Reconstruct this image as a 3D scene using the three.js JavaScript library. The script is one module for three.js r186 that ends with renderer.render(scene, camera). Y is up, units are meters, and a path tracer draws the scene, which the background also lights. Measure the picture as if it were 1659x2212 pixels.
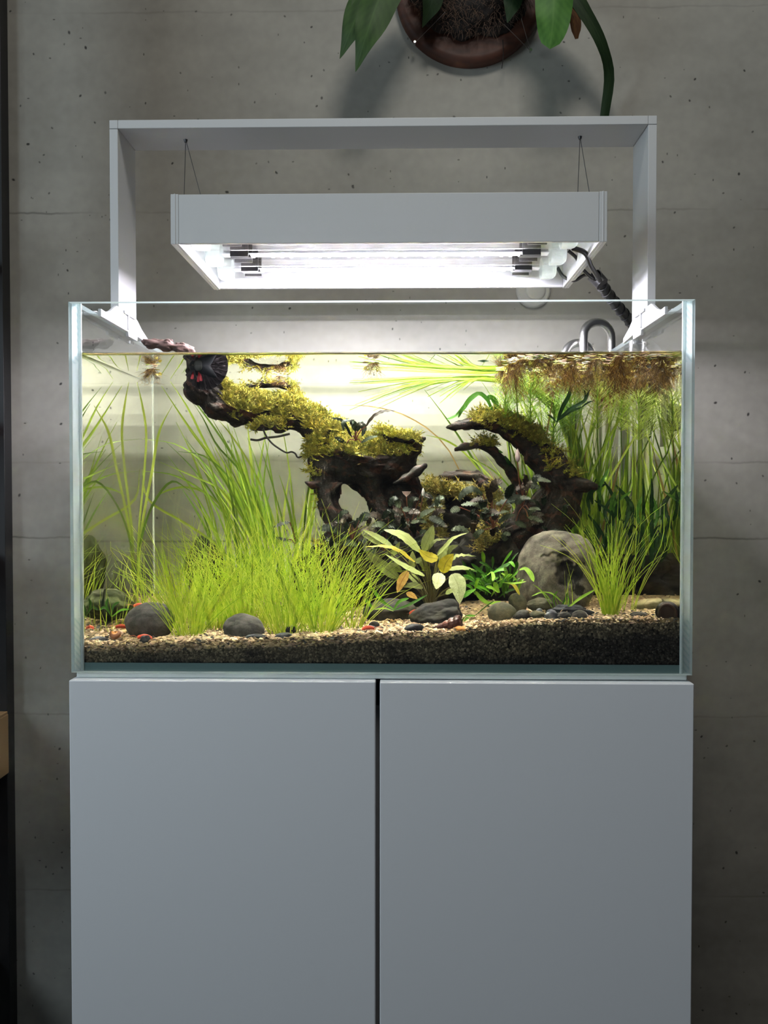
import * as THREE from 'three';
import { RectAreaLightUniformsLib } from 'three/addons/lights/RectAreaLightUniformsLib.js';
import { RoundedBoxGeometry } from 'three/addons/geometries/RoundedBoxGeometry.js';
import { mergeGeometries, mergeVertices } from 'three/addons/utils/BufferGeometryUtils.js';
import { ImprovedNoise } from 'three/addons/math/ImprovedNoise.js';
import { FontLoader } from 'three/addons/loaders/FontLoader.js';
import { TextGeometry } from 'three/addons/geometries/TextGeometry.js';

// ---------------------------------------------------------------- camera, light, exposure
const BASE = 0.8;                               // height of the tank's underside above the floor
const FOCAL = 1943.74, PW = 1659, PH = 2212;
const EYE = new THREE.Vector3(0.0282, BASE + 0.2224, 1.0815);
const scene = new THREE.Scene();
const camera = new THREE.PerspectiveCamera(2 * Math.atan(PH / 2 / FOCAL) * 180 / Math.PI, PW / PH, 0.05, 30);
camera.position.copy(EYE);
camera.rotation.set(-0.02472, 0.02109, 0.0003, 'YXZ');
camera.updateMatrixWorld(true);
scene.background = new THREE.Color(0x0c0d0f);
const renderer = new THREE.WebGLRenderer({ antialias: true });
renderer.toneMapping = THREE.LinearToneMapping;
renderer.toneMappingExposure = 27.5;
renderer.shadowMap.enabled = true;
RectAreaLightUniformsLib.init();
const LAMP_POWER = 18;                          // radiance of each group of LEDs
const LAMP_COLOR = new THREE.Color().setRGB(0.97, 0.93, 1.04);
const WINDOW_POWER = 0.19;
const WINDOW_COLOR = new THREE.Color().setRGB(0.77, 0.93, 1.03);
function areaLight(name, color, power, w, h, x, y, z, tx, ty, tz) {
  const l = new THREE.RectAreaLight(color, power, w, h);
  l.name = name; l.position.set(x, y, z); l.lookAt(tx, ty, tz); scene.add(l);
  return l;
}
// daylight: a frosted window in the left wall, in front of the shelf unit
areaLight('window_light', WINDOW_COLOR, WINDOW_POWER, 1.2, 1.0, -1.585, 1.45, 1.1, 0, 1.45, 1.1);
// ceiling lamp of the room
const CEILING_POWER = 0.9, CEILING_COLOR = new THREE.Color().setRGB(1.0, 0.97, 0.9);
areaLight('ceiling_light', CEILING_COLOR, CEILING_POWER, 0.4, 0.4, 0.15, 2.565, 0.6, 0.15, 0, 0.6);
// the three LED tubes of the aquarium lamp, eight groups of LEDs in each, shining straight down
const TUBE_Z = [-0.148, -0.237, -0.325], TUBE_Y = BASE + 0.5645, TUBE_X = 0.002;
const LED_X = Array.from({ length: 8 }, (_, i) => TUBE_X - 0.012 + (i - 3.5) * 0.0556);
for (const z of TUBE_Z) for (const x of LED_X) areaLight('led_tube_light', LAMP_COLOR, LAMP_POWER, 0.0362, 0.015, x, TUBE_Y - 0.0062, z, x, 0, z);

// ---------------------------------------------------------------- helpers
function seeded(a) { return () => { a |= 0; a = a + 0x6D2B79F5 | 0; let t = Math.imul(a ^ a >>> 15, 1 | a); t = t + Math.imul(t ^ t >>> 7, 61 | t) ^ t; return ((t ^ t >>> 14) >>> 0) / 4294967296; }; }
const V = (x, y, z) => new THREE.Vector3(x, y, z);
const noise = new ImprovedNoise();
const N3 = (x, y, z) => noise.noise(x, y, z);
const fbm = (x, y, z, o = 4) => { let s = 0, a = 0.5; for (let i = 0; i < o; i++) { s += a * N3(x, y, z); x *= 2.03; y *= 2.01; z *= 2.02; a *= 0.5; } return s; };
const lerp = (a, b, t) => a + (b - a) * t, clamp = (x, a, b) => Math.min(b, Math.max(a, x));
const smooth = (a, b, x) => { const t = clamp((x - a) / (b - a), 0, 1); return t * t * (3 - 2 * t); };
const names = new Map();
function numbered(n) { const k = names.get(n) ?? 0; names.set(n, k + 1); return k ? n + '_' + String(k).padStart(3, '0') : n; }
function shade(o) { o.traverse((m) => { if (m.isMesh) { m.castShadow = true; m.receiveShadow = true; } }); return o; }
function thing(name, label, category, pos = [0, 0, 0], group) {
  const o = new THREE.Group(); o.name = numbered(name); o.position.set(...pos); o.userData = { label, category };
  if (group) o.userData.group = group;
  scene.add(o); return o;
}
function single(name, label, category, geometry, material, pos = [0, 0, 0], group, kind) {
  const o = new THREE.Mesh(geometry, material); o.name = numbered(name); o.position.set(...pos); o.userData = { label, category };
  if (group) o.userData.group = group;
  if (kind) o.userData.kind = kind;
  scene.add(o); return shade(o);
}
function part(parent, name, geometry, material, pos, label) {
  const o = new THREE.Mesh(geometry, material); o.name = name; if (pos) o.position.set(...pos); if (label) o.userData.label = label;
  parent.add(o); return shade(o);
}
function structure(name, geometry, material, pos = [0, 0, 0], parent = scene) {
  const o = new THREE.Mesh(geometry, material); o.name = name; o.position.set(...pos);
  if (parent === scene) o.userData.kind = 'structure';
  parent.add(o); return shade(o);
}
const box = (w, h, d, x = 0, y = 0, z = 0) => new THREE.BoxGeometry(w, h, d).translate(x, y, z);
const rbox = (w, h, d, r = 0.001, x = 0, y = 0, z = 0, s = 2) => new RoundedBoxGeometry(w, h, d, s, r).translate(x, y, z);
const merge = (list) => mergeGeometries(list.map((g) => { const q = g.index ? g.toNonIndexed() : g; for (const k of Object.keys(q.attributes)) if (!['position', 'normal', 'uv'].includes(k)) q.deleteAttribute(k); return q; }));
const C = (r, g, b) => new THREE.Color().setRGB(r, g, b);
function mat(color, roughness = 0.6, more = {}) { const p = { color, roughness, ...more }; return 'transmission' in p || 'clearcoat' in p || 'sheen' in p ? new THREE.MeshPhysicalMaterial(p) : new THREE.MeshStandardMaterial(p); }
function dataTexture(w, h, fill, srgb = false) {
  const d = new Uint8Array(w * h * 4);
  for (let y = 0, k = 0; y < h; y++) for (let x = 0; x < w; x++, k += 4) { const c = fill(x, y); d[k] = c[0]; d[k + 1] = c[1]; d[k + 2] = c[2]; d[k + 3] = 255; }
  const t = new THREE.DataTexture(d, w, h); t.magFilter = t.minFilter = THREE.LinearFilter; t.wrapS = t.wrapT = THREE.RepeatWrapping; if (srgb) t.colorSpace = THREE.SRGBColorSpace; t.needsUpdate = true; return t;
}
// a pixel of the photograph as a ray; the point of that ray in the plane z (in air, or bent at the front pane into the water)
function sight(px, py) { return V((px - PW / 2) / FOCAL, -(py - PH / 2) / FOCAL, -1).applyQuaternion(camera.quaternion).normalize(); }
function air(px, py, z) { const d = sight(px, py); return EYE.clone().addScaledVector(d, (z - EYE.z) / d.z); }
function wet(px, py, z) {
  const d = sight(px, py), p = EYE.clone().addScaledVector(d, (-0.0105 - EYE.z) / d.z);
  const n = 1.333, s = V(d.x / n, d.y / n, 0); s.z = -Math.sqrt(1 - s.x * s.x - s.y * s.y);
  return p.addScaledVector(s, (z + 0.0105) / s.z);
}
const mmWet = (z) => (EYE.z + 0.0105 + (-0.0105 - z) / 1.36) / FOCAL;      // metres per photo pixel at the depth z in the water
const mmAir = (z) => (EYE.z - z) / FOCAL;
// ---------------------------------------------------------------- the room
const WALL_Z = -0.512;
const pits = [];
{ const r = seeded(11); for (let i = 0; i < 2600; i++) { const b = r() < 0.13; pits.push([2048 * Math.pow(r(), 1.35), r() * 2048, b ? 1.1 + r() * 1.0 : 0.65 + r() * 0.6, 0.5 + r() * 0.5, r() * 3]); } }
const pitMap = new Float32Array(2048 * 2048);
for (const [x, y, s, a, q] of pits) for (let j = -7; j <= 7; j++) for (let i = -7; i <= 7; i++) {
  const X = Math.floor(x) + i, Y = Math.floor(y) + j; if (X < 0 || Y < 0 || X > 2047 || Y > 2047) continue;
  const ca = Math.cos(q), sa = Math.sin(q), u = (i * ca + j * sa) * 0.8, v = (-i * sa + j * ca) * 1.25;
  pitMap[Y * 2048 + X] = Math.max(pitMap[Y * 2048 + X], a * (1 - smooth(s * 0.7, s * 1.3, Math.hypot(u, v))));
}
const SEAMS = [[1.511, 1], [0.936, 1], [1.07, 0.5], [0.62, 0.4], [0.30, 0.4], [1.86, 0.3]];
function concrete(x, y) {           // x, y in metres: [tone, hollow]
  let t = fbm(x * 2.2, y * 3.1, 1.5, 3) * 0.5 + fbm(x * 9, y * 16, 4.2, 3) * 0.26 + fbm(x * 60, y * 60, 8, 2) * 0.22, h = 0;
  t += N3(x * 1.1, y * 34, 3) * 0.07;
  for (const [s, a] of SEAMS) { const w = Math.abs(y - s + 0.0024 * N3(x * 22, s * 9, 2) + 0.0008 * N3(x * 110, s, 5)); const k = a * (1 - smooth(0.0006, 0.0024, w)) * clamp(0.7 + 1.1 * N3(x * 9, s * 5, 1), 0, 1); h = Math.max(h, k * 0.6); }
  return [t, h];
}
const wallTone = new Uint8Array(2048 * 2048 * 4), wallBump = new Uint8Array(1024 * 1024 * 4);
for (let Y = 0; Y < 2048; Y++) for (let X = 0; X < 2048; X++) {
  const x = X / 2048 * 2.6 - 1.3, y = Y / 2048 * 2.6, k = (Y * 2048 + X) * 4, p = pitMap[Y * 2048 + X];
  const [t, h] = concrete(x, y);
  const v = clamp((1 + 0.3 * t) * (1 - 0.75 * p) * (1 - 0.42 * h), 0.1, 1.5);
  wallTone[k] = clamp(152 * v, 0, 255); wallTone[k + 1] = clamp(149 * v, 0, 255); wallTone[k + 2] = clamp(141 * v, 0, 255); wallTone[k + 3] = 255;
  if (!(X & 1) && !(Y & 1)) { const b = (Y / 2 * 1024 + X / 2) * 4; wallBump[b] = wallBump[b + 1] = wallBump[b + 2] = clamp(170 + 60 * t - 120 * p - 90 * h, 0, 255); wallBump[b + 3] = 255; }
}
const texOf = (d, n, srgb) => { const t = new THREE.DataTexture(d, n, n); t.magFilter = t.minFilter = THREE.LinearFilter; t.wrapS = t.wrapT = THREE.RepeatWrapping; if (srgb) t.colorSpace = THREE.SRGBColorSpace; t.needsUpdate = true; return t; };
const concreteMat = new THREE.MeshStandardMaterial({ map: texOf(wallTone, 2048, true), bumpMap: texOf(wallBump, 1024), bumpScale: 0.0012, roughness: 0.86 });
const plaster = mat(C(0.28, 0.28, 0.27), 0.9), darkPaint = mat(C(0.045, 0.045, 0.05), 0.8), screed = mat(C(0.045, 0.04, 0.036), 0.7);
{
  const g = box(3.2, 2.6, 0.15), p = g.attributes.position, u = g.attributes.uv;
  for (let i = 0; i < p.count; i++) u.setXY(i, (p.getX(i) + 1.3) / 2.6, (p.getY(i) + 1.3) / 2.6);
  structure('wall_back', g, concreteMat, [0, 1.3, WALL_Z - 0.075]);
}
structure('floor', box(3.2, 0.1, 3.5), screed, [0, -0.05, 1.0]);
structure('ceiling', box(3.2, 0.1, 3.5), plaster, [0, 2.65, 1.0]);
// left wall with the opening of the frosted window
structure('wall_left', merge([box(0.1, 0.95, 3.3, 0, 0.475, 0.95), box(0.1, 0.65, 3.3, 0, 2.275, 0.95), box(0.1, 1.0, 1.2, 0, 1.45, -0.1), box(0.1, 1.0, 0.9, 0, 1.45, 2.15)]), darkPaint, [-1.65, 0, 0]);
structure('wall_right', box(0.1, 2.6, 3.3), darkPaint, [1.65, 1.3, 0.95]);
structure('wall_front', box(3.2, 2.6, 0.12), darkPaint, [0, 1.3, 2.55]);
{
  const w = structure('window_1', merge([box(0.08, 0.05, 1.2, 0, -0.475, 0), box(0.08, 0.05, 1.2, 0, 0.475, 0), box(0.08, 0.9, 0.05, 0, 0, -0.575), box(0.08, 0.9, 0.05, 0, 0, 0.575)]), mat(C(0.7, 0.7, 0.7), 0.5), [-1.65, 1.45, 1.1]);
  structure('window_pane', box(0.01, 0.9, 1.1), mat(C(0.8, 0.8, 0.8), 0.6, { emissive: WINDOW_COLOR, emissiveIntensity: 0.04 }), undefined, w);
}
{
  const c = thing('ceiling_lamp', 'flat square ceiling lamp over the room, outside the picture', 'lamp', [0.15, 2.6, 0.6]);
  part(c, 'housing', box(0.44, 0.02, 0.44, 0, -0.01, 0), mat(C(0.6, 0.6, 0.6), 0.5));
  part(c, 'diffuser', box(0.4, 0.006, 0.4, 0, -0.023, 0), mat(C(0.8, 0.8, 0.78), 0.6, { emissive: CEILING_COLOR, emissiveIntensity: 0.1 }));
}
// ---------------------------------------------------------------- cabinet, mat, tank, water
const whiteLacquer = mat(C(0.70, 0.71, 0.74), 0.5);
{
  const c = thing('aquarium_cabinet', 'white matt two-door cabinet carrying the fish tank', 'cabinet', [0, 0, 0]);
  const T = BASE - 0.0075;
  part(c, 'side_panel', box(0.018, T - 0.06, 0.45, -0.3645, (T + 0.06) / 2, -0.236), whiteLacquer);
  part(c, 'side_panel', box(0.018, T - 0.06, 0.45, 0.3645, (T + 0.06) / 2, -0.236), whiteLacquer);
  part(c, 'top_panel', box(0.708, 0.018, 0.39, 0, T - 0.0092, -0.266), whiteLacquer);
  part(c, 'back_panel', box(0.708, T - 0.08, 0.01, 0, (T + 0.04) / 2, -0.45), whiteLacquer);
  part(c, 'divider', box(0.018, T - 0.10, 0.40, -0.002, (T - 0.034 + 0.06) / 2, -0.226), whiteLacquer);
  part(c, 'plinth', box(0.70, 0.06, 0.40, 0, 0.03, -0.23), whiteLacquer);
  const l0 = -0.3745, l1 = -0.0046, r0 = 0.0006, r1 = 0.3745;
  part(c, 'door', rbox(l1 - l0, T - 0.064, 0.019, 0.0014, (l0 + l1) / 2, (T + 0.064) / 2, 0.0005, 3), whiteLacquer);
  part(c, 'door', rbox(r1 - r0, T - 0.0645, 0.019, 0.0014, (r0 + r1) / 2, (T + 0.0635) / 2 - 0.0002, 0.0005, 3), whiteLacquer);
}
single('foam_mat', 'thin white foam mat squeezed between tank and cabinet', 'mat', rbox(0.742, 0.0068, 0.44, 0.0018, 0, BASE - 0.0041, -0.2255), mat(C(0.72, 0.75, 0.73), 0.95));

const GL = 0.010, TH = 0.4486, TD = 0.4495;         // glass thickness, tank height and depth
const glass = new THREE.MeshPhysicalMaterial({ color: C(0.985, 1, 0.995), roughness: 0, transmission: 1, thickness: 0, ior: 1.5 });
// cut edge of the side panes: the saw marks show at the top and the foot
const edgeMap = dataTexture(64, 512, (x, y) => { const q = ((y + x * 0.22) / 9) % 1, marks = y > 428 || y < 74, s = marks && q < 0.38 ? 0.74 : marks ? 0.94 : 1; return [lerp(140, 236, s), lerp(190, 248, s), lerp(194, 250, s)]; }, true);
const glassEdge = new THREE.MeshPhysicalMaterial({ color: C(0.46, 0.56, 0.54), roughness: 0.9, transmission: 0.75, thickness: 0, ior: 1.3 });
const glassEdgeCut = new THREE.MeshPhysicalMaterial({ color: 0xffffff, map: edgeMap, roughness: 0.9, transmission: 0.75, thickness: 0, ior: 1.3 });
const seam = new THREE.MeshPhysicalMaterial({ color: C(0.8, 0.86, 0.85), roughness: 0.5, transmission: 0.6, thickness: 0, ior: 1.3 });
const darkEdge = mat(C(0.12, 0.18, 0.18), 0.35);
const tank = thing('fish_tank', 'rimless clear glass tank with planted underwater landscape', 'aquarium', [0, BASE, 0]);
function pane(w, h, d, x, y, z, across, edge = glassEdge) {       // across: the axis the pane is thin along
  const g = box(w, h, d), m = [0, 1, 2].flatMap((a) => (a === across ? [glass, glass] : [edge, edge]));
  return part(tank, 'glass_pane', g, m, [x, y, z]);
}
pane(0.75, TH, GL, 0, TH / 2, -GL / 2, 2);
pane(0.75, TH, GL, 0, TH / 2, -TD + GL / 2, 2);
pane(GL, TH, TD - 2 * GL - 0.0012, -0.375 + GL / 2, TH / 2, -TD / 2, 0, glassEdgeCut);
pane(GL, TH, TD - 2 * GL - 0.0012, 0.375 - GL / 2, TH / 2, -TD / 2, 0, glassEdgeCut);
{ const b = part(tank, 'glass_pane', box(0.75 - 2 * GL - 0.002, GL, TD - 2 * GL - 0.0012), darkEdge, [0, GL / 2, -TD / 2]); b.userData.label = 'bottom pane seen edge-on'; }
for (const s of [-1, 1]) for (const z of [-GL - 0.0006, -TD + GL + 0.0006]) part(tank, 'silicone_seam', new THREE.CylinderGeometry(0.0022, 0.0022, TH, 6), seam, [s * (0.375 - GL), TH / 2, z]);

const WX = 0.3645, WZ0 = -0.0106, WZ1 = -TD + 0.0106, LEVEL = BASE + 0.3868;   // water: half width, front, back, surface
{
  const xs = [], zs = [], e = [0, 0.0004, 0.0009, 0.0016, 0.0025, 0.0038, 0.006, 0.01];
  const inner = (a, b, n) => Array.from({ length: n + 1 }, (_, i) => lerp(a, b, i / n));
  xs.push(...e.map((d) => -WX + d), ...inner(-WX + 0.012, WX - 0.012, 48), ...e.map((d) => WX - d).reverse());
  zs.push(...e.map((d) => WZ1 + d), ...inner(WZ1 + 0.012, WZ0 - 0.012, 30), ...e.map((d) => WZ0 - d).reverse());
  const nx = xs.length, nz = zs.length, P = [], I = [], rise = (d) => 0.0026 * Math.exp(-d / 0.0017);
  for (const z of zs) for (const x of xs) P.push(x, LEVEL - BASE + rise(Math.min(x + WX, WX - x)) + rise(Math.min(z - WZ1, WZ0 - z)) + 0.00006 * N3(x * 30, z * 30, 2), z);
  for (let j = 0; j < nz - 1; j++) for (let i = 0; i < nx - 1; i++) { const a = j * nx + i, b = a + 1, c = a + nx, d = c + 1; I.push(a, c, b, b, c, d); }
  const top = new THREE.BufferGeometry(); top.setAttribute('position', new THREE.Float32BufferAttribute(P, 3)); top.setIndex(I); top.computeVertexNormals();
  const flat = [], y0 = GL + 0.0005, wall = (list) => { for (let k = 0; k < list.length - 1; k++) { const [a, b] = [list[k], list[k + 1]]; flat.push([a[0], y0, a[2]], [b[0], y0, b[2]], b, [a[0], y0, a[2]], b, a); } };
  const v = (j, i) => { const k = (j * nx + i) * 3; return [P[k], P[k + 1], P[k + 2]]; };
  wall(xs.map((_, i) => v(nz - 1, i))); wall(xs.map((_, i) => v(0, nx - 1 - i))); wall(zs.map((_, j) => v(j, 0))); wall(zs.map((_, j) => v(nz - 1 - j, nx - 1)));
  flat.push([-WX, y0, WZ0], [-WX, y0, WZ1], [WX, y0, WZ1], [-WX, y0, WZ0], [WX, y0, WZ1], [WX, y0, WZ0]);
  const sides = new THREE.BufferGeometry(); sides.setAttribute('position', new THREE.Float32BufferAttribute(flat.flat(), 3)); sides.computeVertexNormals();
  const t2 = top.toNonIndexed(); const g = mergeGeometries([t2, sides]);
  const water = new THREE.MeshPhysicalMaterial({ color: 0xffffff, roughness: 0, transmission: 1, thickness: 0.4, ior: 1.333, attenuationColor: C(0.91, 0.89, 0.62), attenuationDistance: 0.55 });
  single('water', 'clear yellowish water filling the glass tank', 'water', g, water, [0, BASE, 0], undefined, 'stuff');
}
// ---------------------------------------------------------------- light frame and lamp
const whiteMetal = mat(C(0.47, 0.48, 0.49), 0.42), whitePlastic = mat(C(0.45, 0.45, 0.46), 0.45), blackPlastic = mat(C(0.012, 0.012, 0.013), 0.35);
{
  const f = thing('light_frame', 'white portal frame standing on the tank rim, carrying the lamp', 'frame', [-0.0022, BASE, -0.2246]);
  const X = 0.3812, D = 0.0831, t = 0.0118, yt = 0.7397, yb = 0.458;
  part(f, 'beam', rbox(2 * (X - t) - 0.0006, t, D, 0.0007, 0, yt - t / 2, 0), whiteMetal);
  for (const s of [-1, 1]) {
    part(f, 'post', rbox(t, yt - t - 0.0006 - yb, D, 0.0007, s * (X - t / 2), (yt - t - 0.0006 + yb) / 2, 0), whiteMetal);
    part(f, 'corner', rbox(t, t, D, 0.0007, s * (X - t / 2), yt - t / 2, 0), whiteMetal);
  }
}
{
  const L = thing('aquarium_lamp', 'white box lamp with clear LED tubes hanging over the tank', 'lamp', [0.00835, BASE + 0.5423, -0.2248]);
  const w = 0.5655, d = 0.268, h = 0.0633, t = 0.006, e = 0.011;
  part(L, 'front_panel', rbox(w - 2 * e, h, t, 0.0006, 0, h / 2, d / 2 - t / 2), whiteMetal);
  part(L, 'rear_panel', rbox(w - 2 * e, h, t, 0.0006, 0, h / 2, -d / 2 + t / 2), whiteMetal);
  for (const s of [-1, 1]) part(L, 'end_panel', merge([rbox(e - 0.0006, h + 0.0012, d, 0.0008, s * (w / 2 - e / 2), h / 2, 0), rbox(0.0022, h + 0.002, d + 0.0012, 0.0006, s * (w / 2 - e * 0.52), h / 2, 0)]), whiteMetal);
  part(L, 'top_panel', box(w - 2 * e, 0.004, d - 2 * t, 0, h - 0.003, 0), whiteMetal);
  const acrylic = new THREE.MeshPhysicalMaterial({ color: 0xffffff, roughness: 0.02, transmission: 1, thickness: 0, ior: 1.45 });
  const cap = new THREE.MeshPhysicalMaterial({ color: C(0.8, 0.86, 0.84), roughness: 0.6, transmission: 0.5, thickness: 0, ior: 1.4 });
  const strip = mat(C(0.72, 0.72, 0.74), 0.5), bead = mat(C(0.9, 0.9, 0.9), 0.4, { emissive: C(0.95, 0.96, 1), emissiveIntensity: 0.14 }), blueBead = mat(C(0.5, 0.5, 0.9), 0.4, { emissive: C(0.35, 0.35, 1), emissiveIntensity: 0.12 });
  const R = 0.0158, TL = 0.524;
  TUBE_Z.forEach((z, k) => {
    const g = new THREE.CylinderGeometry(R, R, TL - 0.03, 24, 1, true).rotateZ(Math.PI / 2);
    const tb = part(L, 'led_tube', g, acrylic, [TUBE_X - 0.00835, TUBE_Y - BASE - 0.5423, z + 0.2248]);
    part(tb, 'led_strip', rbox(TL - 0.05, 0.0016, 0.02, 0.0004, 0, 0.0005, 0), strip);
    const beads = [], blues = [];
    for (let gIx = 0; gIx < 8; gIx++) for (let i = 0; i < 3; i++) for (let j = 0; j < 2; j++) (gIx === 4 && j === 0 ? blues : beads).push(rbox(0.0048, 0.0022, 0.0048, 0.0006, -0.012 + (gIx - 3.5) * 0.0556 + (i - 1) * 0.0133, -0.0012, -0.005 + j * 0.010));
    part(tb, 'led_bead', merge(beads), bead); part(tb, 'led_bead', merge(blues), blueBead, undefined, 'blue LED beads');
    for (const s of [-1, 1]) {
      const c = new THREE.LatheGeometry([[0.0001, 0.017], [0.011, 0.0168], [0.0145, 0.0135], [0.0162, 0.009], [0.0164, -0.006]].map(([a, b]) => new THREE.Vector2(a, b)), 24).rotateZ(-s * Math.PI / 2);
      part(tb, 'end_cap', c, cap, [s * (TL / 2 - 0.017), 0, 0]);
      part(tb, 'tube_clip', merge([box(0.026, 0.03, 0.004, 0, 0.009, R + 0.0015), box(0.026, 0.03, 0.004, 0, 0.009, -R - 0.0015), box(0.026, 0.004, 0.036, 0, 0.023, 0), box(0.03, 0.006, 0.012, 0, -0.001, 0)]), blackPlastic, [s * (TL / 2 - 0.052), 0, 0]);
    }
  });
  part(L, 'hanger_bar', new THREE.CylinderGeometry(0.003, 0.003, 0.598, 10).rotateZ(Math.PI / 2).translate(0, h + 0.003, 0), whiteMetal);
  const wire = mat(C(0.08, 0.08, 0.085), 0.4, { metalness: 0.8 });
  for (const s of [-1, 1]) {
    const ax = s > 0 ? 0.2727 : -0.2943, top = 0.7279 - 0.5423;
    const strand = (dx) => { const a = V(ax, top, 0.0002), b = V(ax + dx, h + 0.006, 0.0002), n = b.clone().sub(a), g = new THREE.CylinderGeometry(0.0005, 0.0005, n.length(), 6); g.applyQuaternion(new THREE.Quaternion().setFromUnitVectors(V(0, 1, 0), n.clone().normalize())); return g.translate((a.x + b.x) / 2, (a.y + b.y) / 2, (a.z + b.z) / 2); };
    part(L, 'wire', strand(-0.004), wire); part(L, 'wire', strand(s > 0 ? 0.02 : 0.031), wire);
    part(L, 'wire_anchor', new THREE.CylinderGeometry(0.003, 0.002, 0.004, 10).translate(ax, top - 0.002, 0), wire);
  }
}
// ---------------------------------------------------------------- substrate
const poly = (list, x) => { if (x <= list[0][0]) return list[0][1]; for (let i = 1; i < list.length; i++) if (x <= list[i][0]) return lerp(list[i - 1][1], list[i][1], (x - list[i - 1][0]) / (list[i][0] - list[i - 1][0])); return list[list.length - 1][1]; };
const toProfile = (list) => list.map(([px, py]) => { const p = wet(px, py, -0.0118); return [p.x, p.y]; });
const gravelLine = toProfile([[172, 1390], [300, 1388], [420, 1385], [560, 1381], [700, 1375], [800, 1368], [900, 1365], [960, 1364], [1000, 1358], [1060, 1350], [1120, 1344], [1250, 1339], [1480, 1337]]);
const soilLine = toProfile([[172, 1411], [250, 1406], [330, 1413], [420, 1404], [560, 1398], [620, 1401], [700, 1393], [800, 1386], [900, 1386], [960, 1384], [1000, 1372], [1060, 1360], [1120, 1351], [1250, 1346], [1350, 1350], [1480, 1345]]);
const rise = (x, z) => { const t = clamp((-z - 0.0118) / 0.42, 0, 1); return t; };
const ground = (x, z) => { const t = rise(x, z), f = poly(gravelLine, x), b = BASE + lerp(0.056, 0.074, smooth(-0.2, 0.3, x)); return lerp(f, b, t * (1.6 - 0.6 * t)) + 0.0035 * smooth(0, 0.05, t) * fbm(x * 14, z * 14, 3, 2); };
function bed(lower, upper, material, nx = 150, nz = 60) {
  const X = 0.3641, Z0 = -0.0150, Z1 = -TD + 0.0114, P = [], U = [], I = [];
  const at = (i, j) => { const x = lerp(-X, X, i / nx), z = lerp(Z0, Z1, (j / nz) ** 1.3); return [x, z]; };
  for (let j = 0; j <= nz; j++) for (let i = 0; i <= nx; i++) { const [x, z] = at(i, j); P.push(x, upper(x, z), z); U.push(x, z); }
  const row = nx + 1;
  for (let j = 0; j < nz; j++) for (let i = 0; i < nx; i++) { const a = j * row + i; I.push(a, a + 1, a + row, a + 1, a + row + 1, a + row); }
  const skirt = (list) => { const s = P.length / 3; list.forEach(([x, z]) => { P.push(x, upper(x, z), z, x, lower(x, z), z); U.push(x + z, upper(x, z), x + z, lower(x, z)); }); for (let k = 0; k < list.length - 1; k++) { const a = s + 2 * k; I.push(a, a + 1, a + 2, a + 1, a + 3, a + 2); } };
  skirt(Array.from({ length: nx + 1 }, (_, i) => at(i, 0))); skirt(Array.from({ length: nz + 1 }, (_, j) => at(nx, j))); skirt(Array.from({ length: nx + 1 }, (_, i) => at(nx - i, nz))); skirt(Array.from({ length: nz + 1 }, (_, j) => at(0, nz - j)));
  const g = new THREE.BufferGeometry(); g.setAttribute('position', new THREE.Float32BufferAttribute(P, 3)); g.setAttribute('uv', new THREE.Float32BufferAttribute(U, 2)); g.setIndex(I); const n = g.toNonIndexed(); n.computeVertexNormals(); return n;
}
const FLOOR = BASE + GL + 0.0008;
const soilTop = (x, z) => ground(x, z) - Math.max(0.0022, (poly(gravelLine, x) - poly(soilLine, x)));
const speckle = (a, b, s) => { const r = seeded(s); return dataTexture(256, 256, (x, y) => { const t = clamp(0.5 + fbm(x * 0.09, y * 0.09, s, 3) * 1.3 + (r() - 0.5) * 0.5, 0, 1); return [lerp(a[0], b[0], t), lerp(a[1], b[1], t), lerp(a[2], b[2], t)]; }, true); };
const tiled = (t, k) => { const c = t.clone(); c.repeat.set(k, k); c.needsUpdate = true; return c; };
single('aquarium_soil', 'dark granular planting soil showing as a band along the tank bottom', 'soil', bed(() => FLOOR, soilTop, new THREE.Material()), new THREE.MeshStandardMaterial({ map: tiled(speckle([16, 14, 11], [52, 45, 36], 5), 12), roughness: 1 }), [0, 0, 0], undefined, 'stuff');
single('sand', 'pale beige sand lying between the chips and pebbles', 'sand', bed((x, z) => soilTop(x, z) + 0.0003, (x, z) => ground(x, z), null), new THREE.MeshStandardMaterial({ map: tiled(speckle([92, 74, 52], [172, 146, 110], 9), 10), roughness: 1 }), [0, 0, 0], undefined, 'stuff');
function pebbleGeometry(seed, sx, sy, sz, rough = 0.25, detail = 1, freq = 1.3) {
  const g = mergeVertices(new THREE.IcosahedronGeometry(1, detail).deleteAttribute('normal').deleteAttribute('uv')), p = g.attributes.position;
  for (let i = 0; i < p.count; i++) { const x = p.getX(i), y = p.getY(i), z = p.getZ(i), k = 1 + rough * fbm(x * freq + seed * 7.3, y * freq, z * freq + seed, 3) * 2; p.setXYZ(i, x * k * sx, y * k * sy, z * k * sz); }
  g.computeVertexNormals(); return g;
}
function scatter(name, label, category, geometries, material, count, place, parent) {      // several shapes, one InstancedMesh each
  const root = thing(name, label, category); root.userData.kind = 'stuff';
  const m = new THREE.Matrix4(), e = new THREE.Euler(), q = new THREE.Quaternion();
  geometries.forEach((g, k) => {
    const list = []; for (let i = 0; i < count; i++) { const s = place(i, k); if (s) list.push(s); }
    const im = new THREE.InstancedMesh(g, material, list.length); im.name = name.replace(/s$/, ''); im.castShadow = im.receiveShadow = true;
    list.forEach((s, i) => { q.setFromEuler(e.set(...s.turn)); m.compose(s.at, q, s.size.isVector3 ? s.size : V(s.size, s.size, s.size)); im.setMatrixAt(i, m); im.setColorAt(i, s.color); });
    root.add(im);
  });
  return root;
}
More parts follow.
